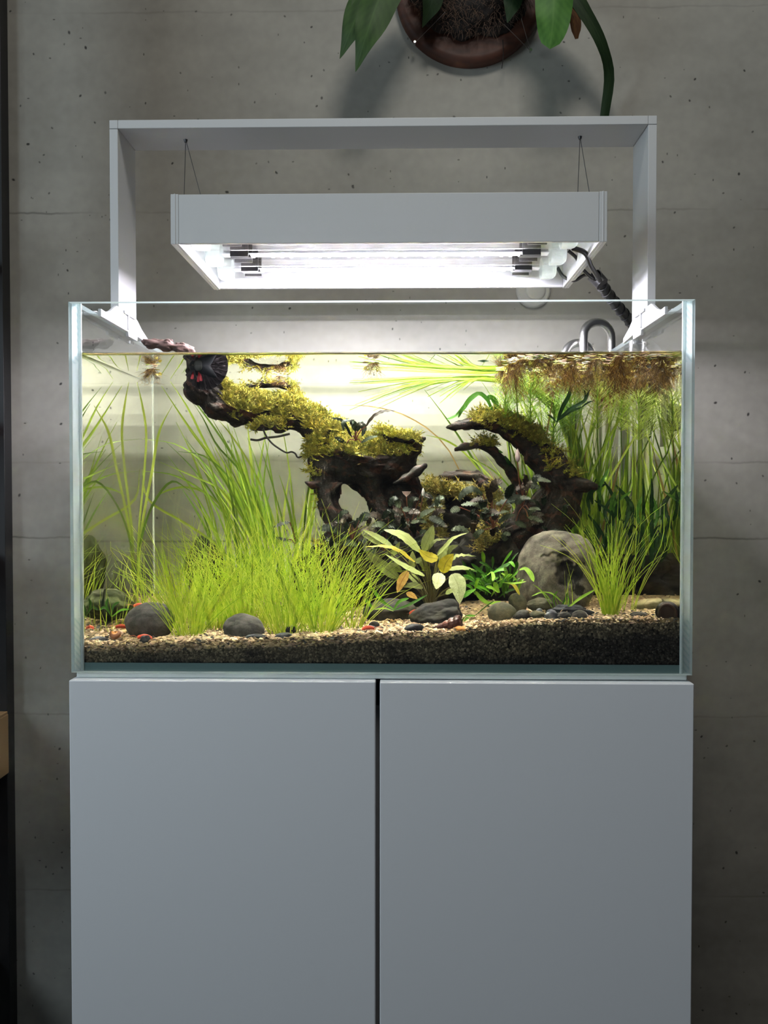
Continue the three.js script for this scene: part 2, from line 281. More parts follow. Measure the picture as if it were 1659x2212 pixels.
{
  const r = seeded(21), grit = [1, 2, 3].map((s) => pebbleGeometry(s, 1, 0.85, 0.9, 0.45, 1, 1.6));
  scatter('soil_granules', 'black and grey soil granules pressed against the front glass', 'soil', grit, new THREE.MeshStandardMaterial({ color: 0xffffff, roughness: 0.95 }), 4200, () => {
    const x = lerp(-0.363, 0.363, r()), top = poly(soilLine, x), y = lerp(FLOOR + 0.001, top + 0.0005, Math.pow(r(), 0.95)), s = lerp(0.0012, 0.0026, r() * r() + 0.1);
    const dust = smooth(0.3, 0.62, 0.5 + 0.6 * fbm(x * 16, y * 45, 2, 3) + 0.25 * (y - FLOOR) / (top - FLOOR) - 0.25 * smooth(0.05, 0.3, x)), v = 0.4 + 2.2 * r() * r();
    return { at: V(x, y, -0.0136 - r() * 0.0016), turn: [r() * 6, r() * 6, r() * 6], size: s, color: C(lerp(0.05, 0.17, dust) * v, lerp(0.042, 0.135, dust) * v, lerp(0.034, 0.085, dust) * v) };
  });
  const chips = [4, 5, 6, 7].map((s) => pebbleGeometry(s, 1.1, 0.42, 0.75, 0.75, 0, 1.3).toNonIndexed()); chips.forEach((g) => g.computeVertexNormals());
  const chipColor = (x) => { const t = r(), v = 0.65 + r() * 0.5; const dark = t < 0.1 + 0.12 * smooth(0.1, 0.2, x); return dark ? C(0.10 * v, 0.095 * v, 0.09 * v) : t < 0.32 ? C(0.34 * v, 0.23 * v, 0.14 * v) : C(0.56 * v, lerp(0.38, 0.45, r()) * v, lerp(0.22, 0.30, r()) * v); };
  scatter('gravel_chips', 'pale beige limestone chips covering the tank floor', 'gravel', chips, new THREE.MeshStandardMaterial({ color: 0xffffff, roughness: 0.9 }), 2700, (i) => {
    const x = lerp(-0.36, 0.36, r()), front = i < 620, z = front ? -0.0125 - r() * 0.0015 : lerp(-0.016, -0.36, r() * r()), right = smooth(0.08, 0.14, x);
    if (r() < right * (front ? 0.8 : 0.55)) return null;
    const g = ground(x, z), y = front ? lerp(poly(soilLine, x), g, r()) : g + 0.0006, s = lerp(0.0021, 0.0046, r() * r() + 0.15 * r()) * (1 - 0.35 * right);
    return { at: V(x, y, z - (front ? s * 0.5 : 0)), turn: [(r() - 0.5) * 1.0, r() * 6, (r() - 0.5) * 1.0], size: s, color: chipColor(x) };
  });
}

// ---------------------------------------------------------------- stones
const stoneMap = (a, b, s, k = 1) => { const r = seeded(s); return dataTexture(256, 256, (x, y) => { const t = clamp(0.5 + fbm(x * 0.03 * k, y * 0.03 * k, s, 4) * 1.1 + (r() - 0.5) * 0.42, 0, 1); return [lerp(a[0], b[0], t), lerp(a[1], b[1], t), lerp(a[2], b[2], t)]; }, true); };
const stoneBump = (() => { const r = seeded(77); return dataTexture(256, 256, (x, y) => { const v = 128 + 90 * fbm(x * 0.12, y * 0.12, 4, 3) + (r() - 0.5) * 70; return [v, v, v]; }); })();
function stoneMat(a, b, s, more = {}) { return new THREE.MeshStandardMaterial({ map: tiled(stoneMap(a, b, s), 9), bumpMap: tiled(stoneBump, 9), bumpScale: 0.0006, roughness: 0.85, ...more }); }
const stoneGrey = stoneMat([46, 44, 41], [98, 94, 88], 31), stoneDark = stoneMat([30, 29, 28], [66, 63, 59], 32), stoneBlue = stoneMat([60, 62, 68], [112, 114, 120], 33), stoneOlive = stoneMat([58, 58, 42], [108, 104, 78], 34), slate = stoneMat([30, 31, 34], [70, 72, 76], 35), boulderMat = stoneMat([66, 62, 56], [146, 138, 126], 36), mossStone = stoneMat([40, 46, 22], [84, 92, 44], 37), lavaMat = stoneMat([14, 12, 10], [48, 38, 30], 38), stoneWarm = stoneMat([44, 42, 39], [86, 82, 75], 39);  // the last one is a slightly darker, browner grey than stoneGrey
function stoneGeometry(sx, sy, sz, seed, rough = 0.14, freq = 0.8, detail = 16) {
  const g = mergeVertices(new THREE.IcosahedronGeometry(1, detail).deleteAttribute('normal').deleteAttribute('uv')), p = g.attributes.position, uv = new Float32Array(p.count * 2);
  for (let i = 0; i < p.count; i++) {
    const x = p.getX(i), y = p.getY(i), z = p.getZ(i), k = 1 + rough * (fbm(x * freq + seed * 3.7, y * freq + seed, z * freq, 4) * 2);
    p.setXYZ(i, x * k * sx, y * k * sy, z * k * sz); uv[2 * i] = (x * sx + z * sz * 0.7) * 1; uv[2 * i + 1] = (y * sy - z * sz * 0.6) * 1;
  }
  g.setAttribute('uv', new THREE.BufferAttribute(uv, 2)); g.computeVertexNormals(); return g;
}
// a stone by the photo outline [left, top, right, bottom] seen at depth z
function stone(name, label, [l, t, r, b], z, seed, material, { depth = 0.9, rough = 0.14, freq = 0.8, roll = 0, yaw = 0, detail = 14, sink = 0.12, group } = {}) {
  const c = wet((l + r) / 2, (t + b) / 2, z), m = mmWet(z), sx = (r - l) / 2 * m, sy = (b - t) / 2 * m * (1 + sink);
  const g = stoneGeometry(sx, sy, sx * depth, seed, rough, freq, detail).rotateZ(roll).rotateY(yaw), p = g.attributes.position;
  for (let i = 0; i < p.count; i++) { p.setX(i, clamp(p.getX(i), -0.3632 - c.x, 0.3632 - c.x)); p.setZ(i, clamp(p.getZ(i), WZ1 + 0.001 - c.z, WZ0 - 0.001 - c.z)); }      // kept within the glass
  g.computeVertexNormals();
  return single(name, label, 'stone', g, material, [c.x, Math.max(c.y - sy * sink * 0.5, ground(c.x, c.z) + sy * 0.35), c.z], group);
}
// the large boulder has a chipped hollow on its face
{
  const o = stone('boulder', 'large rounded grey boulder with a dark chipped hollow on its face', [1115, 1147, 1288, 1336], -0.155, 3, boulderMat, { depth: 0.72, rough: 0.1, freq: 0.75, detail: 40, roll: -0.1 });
  const p = o.geometry.attributes.position, blunt = (a, s) => Math.sign(a) * s * Math.pow(Math.abs(a) / s, 0.82), sx = 86 * mmWet(-0.155), sy = 94 * mmWet(-0.155), chip = new Float32Array(p.count);
  for (let i = 0; i < p.count; i++) {
    let x = blunt(p.getX(i), sx), y = blunt(p.getY(i), sy) * 0.96, z = p.getZ(i); const u = x / sx, v = y / sy;
    if (z > 0) {
      const n = fbm(u * 3.2, v * 3.2, 5, 3), hole = 1 - smooth(0.1, 0.36, Math.hypot((u - 0.2 + 0.25 * (v - 0.1)) * 1.1, (v - 0.22) * 0.8) + 0.45 * n);
      const crack = 1 - smooth(0.0, 0.045, Math.abs(v - 0.62 - 0.3 * u + 0.05 * N3(u * 9, 2, 2)) + (u < -0.45 || u > -0.08 ? 0.2 : 0));
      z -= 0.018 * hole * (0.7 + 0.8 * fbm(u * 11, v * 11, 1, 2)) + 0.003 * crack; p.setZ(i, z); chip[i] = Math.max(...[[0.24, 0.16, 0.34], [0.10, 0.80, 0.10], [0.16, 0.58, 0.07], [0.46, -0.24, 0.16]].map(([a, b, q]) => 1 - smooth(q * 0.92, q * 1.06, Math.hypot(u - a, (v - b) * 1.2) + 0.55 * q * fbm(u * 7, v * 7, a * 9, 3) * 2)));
    }
    const k = 1 + 0.018 * fbm(u * 5, v * 5, z * 60, 3); p.setXYZ(i, x * k, y * k, z);
  }
  // patches of darker rock, with the shade of the hollow painted into the colour
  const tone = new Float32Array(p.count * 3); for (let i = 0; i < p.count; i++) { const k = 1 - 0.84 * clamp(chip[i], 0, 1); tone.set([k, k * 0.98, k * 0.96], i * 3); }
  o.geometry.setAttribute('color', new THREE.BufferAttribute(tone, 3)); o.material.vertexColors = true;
  o.geometry.computeVertexNormals();
}
stone('stone', 'smooth dark grey stone beside the grass at the far left of the gravel', [270, 1302, 378, 1380], -0.055, 5, stoneGrey, { depth: 0.8, rough: 0.1, detail: 24, roll: 0.12 });
stone('stone', 'smooth grey stone between the two front grass tufts, left of centre', [482, 1326, 572, 1384], -0.045, 8, stoneGrey, { depth: 0.8, rough: 0.1, detail: 20, roll: -0.1 });
stone('stone', 'tall dark mossy stone standing behind the grass bed, mirrored in the left glass', [398, 1168, 492, 1310], -0.38, 9, mossStone, { depth: 0.7, rough: 0.25, detail: 18, roll: 0.2 });
stone('stone', 'low dark mossy stone lying far left against the side glass', [168, 1272, 292, 1338], -0.14, 10, mossStone, { depth: 0.7, rough: 0.28, detail: 18 });
stone('stone', 'flat grey stone behind the little runner plant, right of the tall grass', [782, 1294, 906, 1352], -0.12, 12, stoneWarm, { depth: 0.7, rough: 0.14, detail: 16 });
stone('stone', 'black angular stone behind the brown pointed snail', [893, 1308, 1002, 1368], -0.075, 14, stoneDark, { depth: 0.7, rough: 0.3, detail: 18, roll: 0.24 });
stone('stone', 'round speckled grey stone at the foot of the bright green plant', [1053, 1308, 1116, 1354], -0.05, 15, stoneOlive, { depth: 0.85, rough: 0.08, detail: 16 });
stone('stone', 'egg-shaped olive stone between the bright green plant and boulder', [1098, 1282, 1138, 1322], -0.095, 16, stoneOlive, { depth: 0.8, rough: 0.1, detail: 14, roll: 0.3 });
stone('stone', 'flat olive slab propped in front of the boulder', [1140, 1293, 1194, 1320], -0.075, 17, stoneOlive, { depth: 0.6, rough: 0.24, detail: 14, roll: 0.12 });
stone('stone', 'wedge-shaped dark pebble right of the round speckled stone', [1108, 1326, 1144, 1352], -0.035, 18, stoneDark, { depth: 0.7, rough: 0.22, detail: 10, roll: 0.2 });
stone('stone', 'long black slate lying left of the right grass tuft', [1188, 1308, 1270, 1334], -0.055, 19, slate, { depth: 0.5, rough: 0.35, freq: 1.5, detail: 16 });
stone('pebble', 'tiny round violet-grey pebble under the flat olive slab', [1158, 1314, 1172, 1327], -0.055, 20, stoneBlue, { detail: 8, rough: 0.06 });
stone('pebble', 'angular blue-grey pebble below the flat olive slab', [1176, 1324, 1206, 1347], -0.03, 21, stoneBlue, { detail: 8, rough: 0.3, depth: 0.6 });
stone('pebble', 'pale streaked pebble right of the angular blue-grey pebble', [1202, 1328, 1234, 1346], -0.028, 22, stoneWarm, { detail: 8, rough: 0.25, depth: 0.6 });
stone('pebble', 'smooth oval brown-grey pebble at the foot of the black slate', [1235, 1324, 1269, 1346], -0.028, 23, stoneGrey, { detail: 10, rough: 0.07, depth: 0.7 });
stone('pebble', 'flat olive pebble left of the angular blue-grey pebble', [1142, 1322, 1178, 1340], -0.042, 24, stoneOlive, { detail: 10, rough: 0.2, depth: 0.7 });
stone('stone', 'long flat tan slab lying behind the striped round snail', [1366, 1302, 1440, 1328], -0.12, 25, stoneMat([112, 104, 74], [160, 150, 112], 40), { depth: 0.5, rough: 0.2, detail: 12, roll: 0.12 });
stone('pebble', 'flat grey pebble left of the striped round snail', [1362, 1330, 1398, 1343], -0.04, 26, stoneGrey, { detail: 8, rough: 0.2, depth: 0.6 });
stone('pebble', 'small dark pebble beside the fluffy foot of the tall grass, left of the red shrimp', [796, 1342, 820, 1362], -0.05, 27, stoneDark, { detail: 8, rough: 0.15 });
stone('pebble', 'small grey pebble just above the red shrimp at mid gravel', [786, 1358, 812, 1370], -0.035, 28, stoneBlue, { detail: 8, rough: 0.2, depth: 0.6 });
stone('pebble', 'flat wet slate left of the brown pointed snail', [876, 1362, 916, 1382], -0.02, 29, slate, { detail: 10, rough: 0.2, depth: 0.6 });
stone('pebble', 'little dark pebble half hidden in the middle grass', [617, 1352, 640, 1370], -0.04, 30, stoneDark, { detail: 8, rough: 0.12 });
stone('pebble', 'black angular chip under the red shrimp by the left stone', [302, 1376, 324, 1394], -0.018, 31, slate, { detail: 8, rough: 0.35 });
stone('pebble', 'flat dark slate on the gravel left of the small round snail', [196, 1375, 236, 1388], -0.03, 32, stoneBlue, { detail: 8, rough: 0.2, depth: 0.6 });
stone('pebble', 'thin black slate at the foot of the left-centre grey stone', [532, 1374, 578, 1386], -0.022, 33, slate, { detail: 10, rough: 0.3, depth: 0.5 });
stone('pebble', 'flat blue-grey pebble pressed to the front glass below the left-centre stone', [594, 1376, 634, 1390], -0.02, 34, stoneBlue, { detail: 10, rough: 0.16, depth: 0.5 });
stone('lava_rock', 'black crumbly rock behind the pale broad-leaved plant', [776, 1160, 1010, 1330], -0.24, 41, lavaMat, { depth: 0.6, rough: 0.4, freq: 1.6, detail: 30 });
stone('lava_rock', 'black crumbly rock behind the bright green plant', [980, 1130, 1190, 1320], -0.26, 43, lavaMat, { depth: 0.6, rough: 0.4, freq: 1.6, detail: 30 });
stone('lava_rock', 'black crumbly rock under the golden moss mound at centre', [878, 1072, 1092, 1260], -0.3, 49, lavaMat, { depth: 0.45, rough: 0.35, freq: 1.6, detail: 26 });
stone('lava_rock', 'low black rock half covered by the middle grass', [640, 1180, 800, 1330], -0.26, 45, lavaMat, { depth: 0.6, rough: 0.4, freq: 1.6, detail: 24 });
stone('lava_rock', 'dark brown rock in the right corner behind the tan slab', [1250, 1190, 1480, 1318], -0.3, 47, lavaMat, { depth: 0.5, rough: 0.35, freq: 1.5, detail: 24 });
// ---------------------------------------------------------------- driftwood (tapered limbs joined by a smooth minimum, meshed by surface nets)
function limbs(list, cell = 0.0022, grain = 0.0046, blend = 0.008) {
  const lo = V(9, 9, 9), hi = V(-9, -9, -9), m = 0.012;
  for (const l of list) for (const [p, r] of l) { lo.min(p.clone().subScalar(r + m)); hi.max(p.clone().addScalar(r + m)); }
  const n = hi.clone().sub(lo).divideScalar(cell).ceil().addScalar(1), [nx, ny, nz] = [n.x, n.y, n.z];
  const F = new Float32Array(nx * ny * nz).fill(0.02);
  const d = V(), q = V(), a1 = V(), a2 = V();
  for (const [li, l] of list.entries()) for (let s = 0; s < l.length - 1; s++) {
    const [a, ra] = l[s], [b, rb] = l[s + 1], R = Math.max(ra, rb) + m, L = d.copy(b).sub(a).length(); d.divideScalar(L);
    a1.set(0, 1, 0).cross(d); if (a1.length() < 0.2) a1.set(0, 0, 1).cross(d); a1.normalize(); a2.copy(d).cross(a1);
    const i0 = [0, 1, 2].map((k) => Math.max(0, Math.floor((Math.min(a.getComponent(k), b.getComponent(k)) - R - lo.getComponent(k)) / cell))), i1 = [0, 1, 2].map((k) => Math.min([nx, ny, nz][k] - 1, Math.ceil((Math.max(a.getComponent(k), b.getComponent(k)) + R - lo.getComponent(k)) / cell)));
    for (let z = i0[2]; z <= i1[2]; z++) for (let y = i0[1]; y <= i1[1]; y++) for (let x = i0[0]; x <= i1[0]; x++) {
      q.set(lo.x + x * cell - a.x, lo.y + y * cell - a.y, lo.z + z * cell - a.z);
      const along = q.dot(d), t = clamp(along / L, 0, 1), r = lerp(ra, rb, t), w = Math.hypot(q.x - d.x * t * L, q.y - d.y * t * L, q.z - d.z * t * L);
      if (w > r + m) continue;
      const u = q.dot(a1), v = q.dot(a2), g = grain * Math.min(1, r / 0.009);
      let f = w - r + g * (1.5 * Math.abs(N3(along * 18 + li * 3, u * 120, v * 120)) + 0.8 * N3(along * 50 + 7, u * 260, v * 260)) + g * 1.7 * N3(along * 34 + li, u * 40, v * 40);
      const k = (z * ny + y) * nx + x, h = clamp(0.5 + 0.5 * (F[k] - f) / blend, 0, 1);
      F[k] = lerp(F[k], f, h) - blend * h * (1 - h);
    }
  }
  const id = new Int32Array(nx * ny * nz).fill(-1), P = [], I = [], at = (x, y, z) => (z * ny + y) * nx + x;
  for (let z = 0; z < nz - 1; z++) for (let y = 0; y < ny - 1; y++) for (let x = 0; x < nx - 1; x++) {
    let inside = 0; const c = []; for (let k = 0; k < 8; k++) { const f = F[at(x + (k & 1), y + (k >> 1 & 1), z + (k >> 2))]; c.push(f); if (f < 0) inside++; }
    if (!inside || inside === 8) continue;
    let sx = 0, sy = 0, sz = 0, e = 0;
    for (const [p, r] of EDGES) if ((c[p] < 0) !== (c[r] < 0)) { const t = c[p] / (c[p] - c[r]); sx += lerp(p & 1, r & 1, t); sy += lerp(p >> 1 & 1, r >> 1 & 1, t); sz += lerp(p >> 2, r >> 2, t); e++; }
    id[at(x, y, z)] = P.length / 3; P.push(lo.x + (x + sx / e) * cell, lo.y + (y + sy / e) * cell, lo.z + (z + sz / e) * cell);
  }
  const quad = (a, b, c, e, flip) => { if (a < 0 || b < 0 || c < 0 || e < 0) return; flip ? I.push(a, b, c, a, c, e) : I.push(a, c, b, a, e, c); };
  for (let z = 1; z < nz - 1; z++) for (let y = 1; y < ny - 1; y++) for (let x = 1; x < nx - 1; x++) {
    const f = F[at(x, y, z)] < 0;
    if (f !== F[at(x + 1, y, z)] < 0) quad(id[at(x, y - 1, z - 1)], id[at(x, y, z - 1)], id[at(x, y, z)], id[at(x, y - 1, z)], f);
    if (f !== F[at(x, y + 1, z)] < 0) quad(id[at(x - 1, y, z - 1)], id[at(x - 1, y, z)], id[at(x, y, z)], id[at(x, y, z - 1)], f);
    if (f !== F[at(x, y, z + 1)] < 0) quad(id[at(x - 1, y - 1, z)], id[at(x, y - 1, z)], id[at(x, y, z)], id[at(x - 1, y, z)], f);
  }
  const g = new THREE.BufferGeometry(); g.setAttribute('position', new THREE.Float32BufferAttribute(P, 3)); g.setIndex(I); g.computeVertexNormals();
  const uv = []; for (let i = 0; i < P.length; i += 3) uv.push(P[i] + 0.6 * P[i + 2], P[i + 1] - 0.5 * P[i + 2]); g.setAttribute('uv', new THREE.Float32BufferAttribute(uv, 2));
  return g;
}
const EDGES = []; for (let p = 0; p < 8; p++) for (const b of [1, 2, 4]) if (!(p & b)) EDGES.push([p, p | b]);
// limb from [photo x, photo y, radius in photo pixels, depth z]
const limb = (...pts) => pts.map(([x, y, r, z]) => [wet(x, y, z), r * mmWet(z)]);
const barkMap = (() => dataTexture(512, 512, (x, y) => { const t = clamp(0.45 + 0.9 * fbm(x * 0.012, y * 0.05, 3, 4), 0, 1), q = smooth(0.52, 0.72, 0.5 + fbm(x * 0.02, y * 0.03, 9, 3)); return [lerp(15, 46, t) + 34 * q, lerp(10, 29, t) + 12 * q, lerp(8, 21, t) + 6 * q]; }, true))();
const bark = new THREE.MeshStandardMaterial({ map: tiled(barkMap, 7), bumpMap: tiled(stoneBump, 14), bumpScale: 0.0015, roughness: 0.75 });
const paleBark = new THREE.MeshStandardMaterial({ map: tiled(dataTexture(256, 256, (x, y) => { const t = clamp(0.5 + 1.1 * fbm(x * 0.02, y * 0.06, 3, 4), 0, 1); return [lerp(46, 122, t), lerp(30, 92, t), lerp(26, 82, t)]; }, true), 12), roughness: 0.75 });
const woodLeft = thing('driftwood', 'large dark driftwood arching from water surface at left down to centre', 'driftwood');
const trunkLeft = part(woodLeft, 'trunk', limbs([
  limb([428, 800, 26, -0.215], [438, 838, 38, -0.22], [478, 872, 34, -0.23], [520, 886, 32, -0.24], [575, 884, 29, -0.25], [640, 898, 29, -0.25], [690, 928, 31, -0.25], [730, 968, 38, -0.25], [785, 1000, 52, -0.245], [830, 1000, 42, -0.24]),
  limb([830, 1010, 40, -0.25], [876, 992, 24, -0.25], [900, 975, 12, -0.245]),
  limb([800, 990, 40, -0.245], [850, 985, 30, -0.24], [885, 968, 20, -0.24], [917, 948, 7, -0.235]),
  limb([830, 1000, 36, -0.25], [868, 1016, 24, -0.25], [885, 1060, 24, -0.27], [900, 1120, 28, -0.28]),
  limb([712, 950, 40, -0.25], [700, 1000, 33, -0.24], [708, 1050, 25, -0.23], [714, 1100, 22, -0.22], [740, 1140, 26, -0.215], [768, 1190, 22, -0.21]),
  limb([752, 1004, 44, -0.245], [806, 1052, 27, -0.24], [818, 1092, 20, -0.235], [842, 1130, 26, -0.23], [850, 1200, 24, -0.23]),
  limb([830, 1030, 36, -0.26], [862, 1100, 44, -0.27], [880, 1180, 50, -0.27]),
  limb([745, 1140, 18, -0.22], [700, 1168, 13, -0.21], [672, 1200, 12, -0.2]), limb([842, 1140, 20, -0.235], [800, 1170, 14, -0.225]),
  limb([700, 1040, 9, -0.225], [676, 1047, 8, -0.215], [661, 1041, 6, -0.21]), limb([706, 1062, 10, -0.225], [738, 1044, 4, -0.21]),
  limb([648, 912, 14, -0.245], [600, 922, 10, -0.235], [570, 920, 9, -0.23], [548, 928, 6, -0.228]),
  limb([512, 858, 9, -0.27], [535, 838, 7, -0.285], [572, 829, 7, -0.29], [612, 832, 7, -0.29], [632, 840, 7, -0.285], [642, 872, 9, -0.26]),
  limb([470, 880, 9, -0.205], [462, 882, 4, -0.2], [452, 870, 2.5, -0.198]),
  limb([820, 930, 7, -0.235], [846, 944, 9, -0.225], [890, 952, 7, -0.225]),
  limb([740, 975, 16, -0.21], [772, 986, 13, -0.2], [800, 992, 9, -0.198]),
], 0.0019), bark);
part(woodLeft, 'emergent_branch', limbs([[[315, 738, 8, -0.2], [330, 741, 10, -0.2], [362, 746, 11, -0.2], [395, 753, 10, -0.2], [412, 757, 8, -0.203]].map(([x, y, r, z]) => [air(x, y, z), r * mmAir(z)]).concat([[wet(428, 800, -0.212), 0.013]])], 0.0013, 0.0048), paleBark, undefined, 'pale dry branch end above the water');
const twigWood = mat(C(0.02, 0.014, 0.01), 0.7);
const tube = (pts, r, seg = 24, sides = 6) => new THREE.TubeGeometry(new THREE.CatmullRomCurve3(pts), seg, r, sides);
part(woodLeft, 'twig', merge([tube([[568, 926], [574, 940], [587, 957], [603, 969], [620, 978], [630, 976], [638, 980], [643, 988], [652, 986]].map(([x, y]) => wet(x, y, -0.222)), 0.0014, 40)]), twigWood);
part(woodLeft, 'twig', tube([[541, 949], [556, 951], [574, 946], [600, 943], [626, 937]].map(([x, y]) => wet(x, y, -0.225)), 0.0018, 24), twigWood);
part(woodLeft, 'splinter', limbs([limb([852, 1043, 4, -0.2], [876, 1034, 8, -0.2], [900, 1018, 9, -0.2], [917, 1006, 7, -0.2])], 0.0014, 0.002), bark);
const woodRight = thing('driftwood', 'dark driftwood bending over from the boulder, two arms pointing left', 'driftwood');
const trunkRight = part(woodRight, 'trunk', limbs([
  limb([968, 922, 5, -0.2], [985, 919, 9, -0.2], [1010, 915, 11, -0.205], [1040, 912, 13, -0.21], [1072, 916, 17, -0.22], [1108, 934, 21, -0.23], [1140, 956, 24, -0.24], [1170, 990, 30, -0.24], [1200, 1028, 38, -0.24], [1218, 1072, 38, -0.24], [1214, 1112, 36, -0.24], [1190, 1160, 34, -0.24]),
  limb([1178, 1100, 40, -0.25], [1130, 1150, 40, -0.25], [1060, 1180, 34, -0.25]),
  limb([984, 970, 5, -0.215], [1004, 965, 7, -0.215], [1044, 963, 8, -0.22], [1066, 974, 9, -0.222], [1082, 994, 10, -0.225], [1104, 1016, 11, -0.23], [1120, 1050, 13, -0.235], [1132, 1110, 20, -0.24]),
  limb([952, 1030, 8, -0.3], [990, 1026, 11, -0.3], [1030, 1028, 12, -0.3], [1052, 1044, 13, -0.29], [1062, 1090, 18, -0.28], [1080, 1150, 30, -0.27]),
  limb([930, 1060, 8, -0.28], [990, 1066, 9, -0.28], [1050, 1080, 12, -0.28]), limb([930, 1060, 12, -0.28], [925, 1120, 26, -0.28], [930, 1180, 34, -0.28]),
  limb([1232, 1040, 16, -0.23], [1262, 1046, 12, -0.22], [1286, 1052, 6, -0.215]), limb([1205, 990, 22, -0.25], [1236, 1050, 20, -0.25]),
], 0.0019), bark);
// moss: little branched fronds rooted on the upper sides of the wood
function sprig(seed, len = 0.008) {
  const r = seeded(seed), P = [], strip = (a, b, w, n) => { const t = b.clone().sub(a), s = t.clone().cross(n).normalize().multiplyScalar(w); P.push(...a.clone().add(s).toArray(), ...a.clone().sub(s).toArray(), ...b.toArray()); };
  for (let f = 0; f < 3; f++) {
    const dir = V((r() - 0.5) * 1.6, 0.7 + r() * 0.5, (r() - 0.5) * 1.6).normalize(), bend = V((r() - 0.5), -0.4 - r() * 0.6, (r() - 0.5)); let p = V(0, 0, 0), L = len * (0.7 + r() * 0.6);
    for (let k = 0; k < 4; k++) { const d = dir.clone().addScaledVector(bend, k * 0.3).normalize(), q = p.clone().addScaledVector(d, L / 4); strip(p, q.clone().addScaledVector(d, L / 8), len * 0.05, V(r() - 0.5, r(), r() - 0.5)); for (const s of [-1, 1]) { const side = d.clone().cross(V(0.3, 0.2, 1)).normalize().multiplyScalar(s).addScaledVector(d, 0.8).normalize(); strip(p, p.clone().addScaledVector(side, L * 0.34 * (1 - k * 0.15)), len * 0.06, V(r() - 0.5, 1, r() - 0.5)); } p = q; }
  }
  const g = new THREE.BufferGeometry(); g.setAttribute('position', new THREE.Float32BufferAttribute(P, 3)); g.computeVertexNormals(); return g;
}
const mossMat = new THREE.MeshStandardMaterial({ color: 0xffffff, roughness: 0.85, side: THREE.DoubleSide });
function moss(label, source, want, count, seed, len = 0.008, tint = C(0.30, 0.27, 0.03), lean = 0.02) {
  const r = seeded(seed), p = source.attributes.position, n = source.attributes.normal, m = new THREE.Matrix4(), q = new THREE.Quaternion(), spots = [];
  for (let tries = 0; tries < count * 60 && spots.length < count; tries++) {
    const i = Math.floor(r() * p.count), a = V(p.getX(i), p.getY(i), p.getZ(i)), b = V(n.getX(i), n.getY(i), n.getZ(i));
    if (r() < want(a, b)) spots.push([a, b]);
  }
  const root = thing('moss', label, 'moss'); root.userData.kind = 'stuff';
  [0, 1, 2].forEach((k) => {
    const mine = spots.filter((_, i) => i % 3 === k), im = new THREE.InstancedMesh(sprig(seed + k, len), mossMat, mine.length); im.name = 'moss_sprig'; im.castShadow = im.receiveShadow = true;
    mine.forEach(([a, b], i) => { q.setFromUnitVectors(V(0, 1, 0), b.clone().add(V((r() - 0.5) * 0.9, 0.25, (r() - 0.5) * 0.9)).normalize()); m.compose(a, q, V(1, 1, 1).multiplyScalar(0.6 + r() * 0.9)); im.setMatrixAt(i, m); const v = 0.55 + r() * 0.75, o = r(); im.setColorAt(i, C(tint.r * v * lerp(0.85, 1.15, o), tint.g * v, tint.b * v)); });
    root.add(im);
  });
}
const screen = (p) => { const c = p.clone(); c.z = p.z; const d1 = EYE.z + 0.0105, d2 = -0.0105 - p.z, k = FOCAL / (d1 + d2 / 1.36); return [870 + (p.x - EYE.x) * k, 1058 - (p.y - EYE.y) * k]; };
moss('yellow-green moss cushion covering the top of the left driftwood', trunkLeft.geometry, (a, b) => { const [x, y] = screen(a); return x < 480 || x > 905 ? 0 : (smooth(-0.15, 0.45, b.y) * (x < 700 ? 1 : x < 760 ? 0.6 : 0.75) * (y < 985 ? 1 : 0) + (x < 690 && b.z > 0.3 && b.y > -0.3 ? 0.05 : 0)) * (y < 850 && x > 520 ? 0.15 : 1); }, 3600, 51, 0.0125);
moss('yellow-green moss tuft on the upper arm of the right driftwood', trunkRight.geometry, (a, b) => { const [x, y] = screen(a); return x > 1005 && x < 1165 && y < 965 && b.y > 0.15 ? smooth(1005, 1060, x) : x >= 1165 && x < 1250 && b.y > 0.2 && y < 1060 ? 0.08 : 0; }, 1000, 55, 0.011);
moss('golden moss mound drooping over the low branch at centre', trunkRight.geometry, (a, b) => { const [x, y] = screen(a); return x > 905 && x < 1010 && y > 1035 && b.y > -0.3 ? 1 : x > 1010 && x < 1090 && y > 1050 && b.y > 0 ? 0.35 : 0; }, 1500, 58, 0.014, C(0.26, 0.21, 0.04));
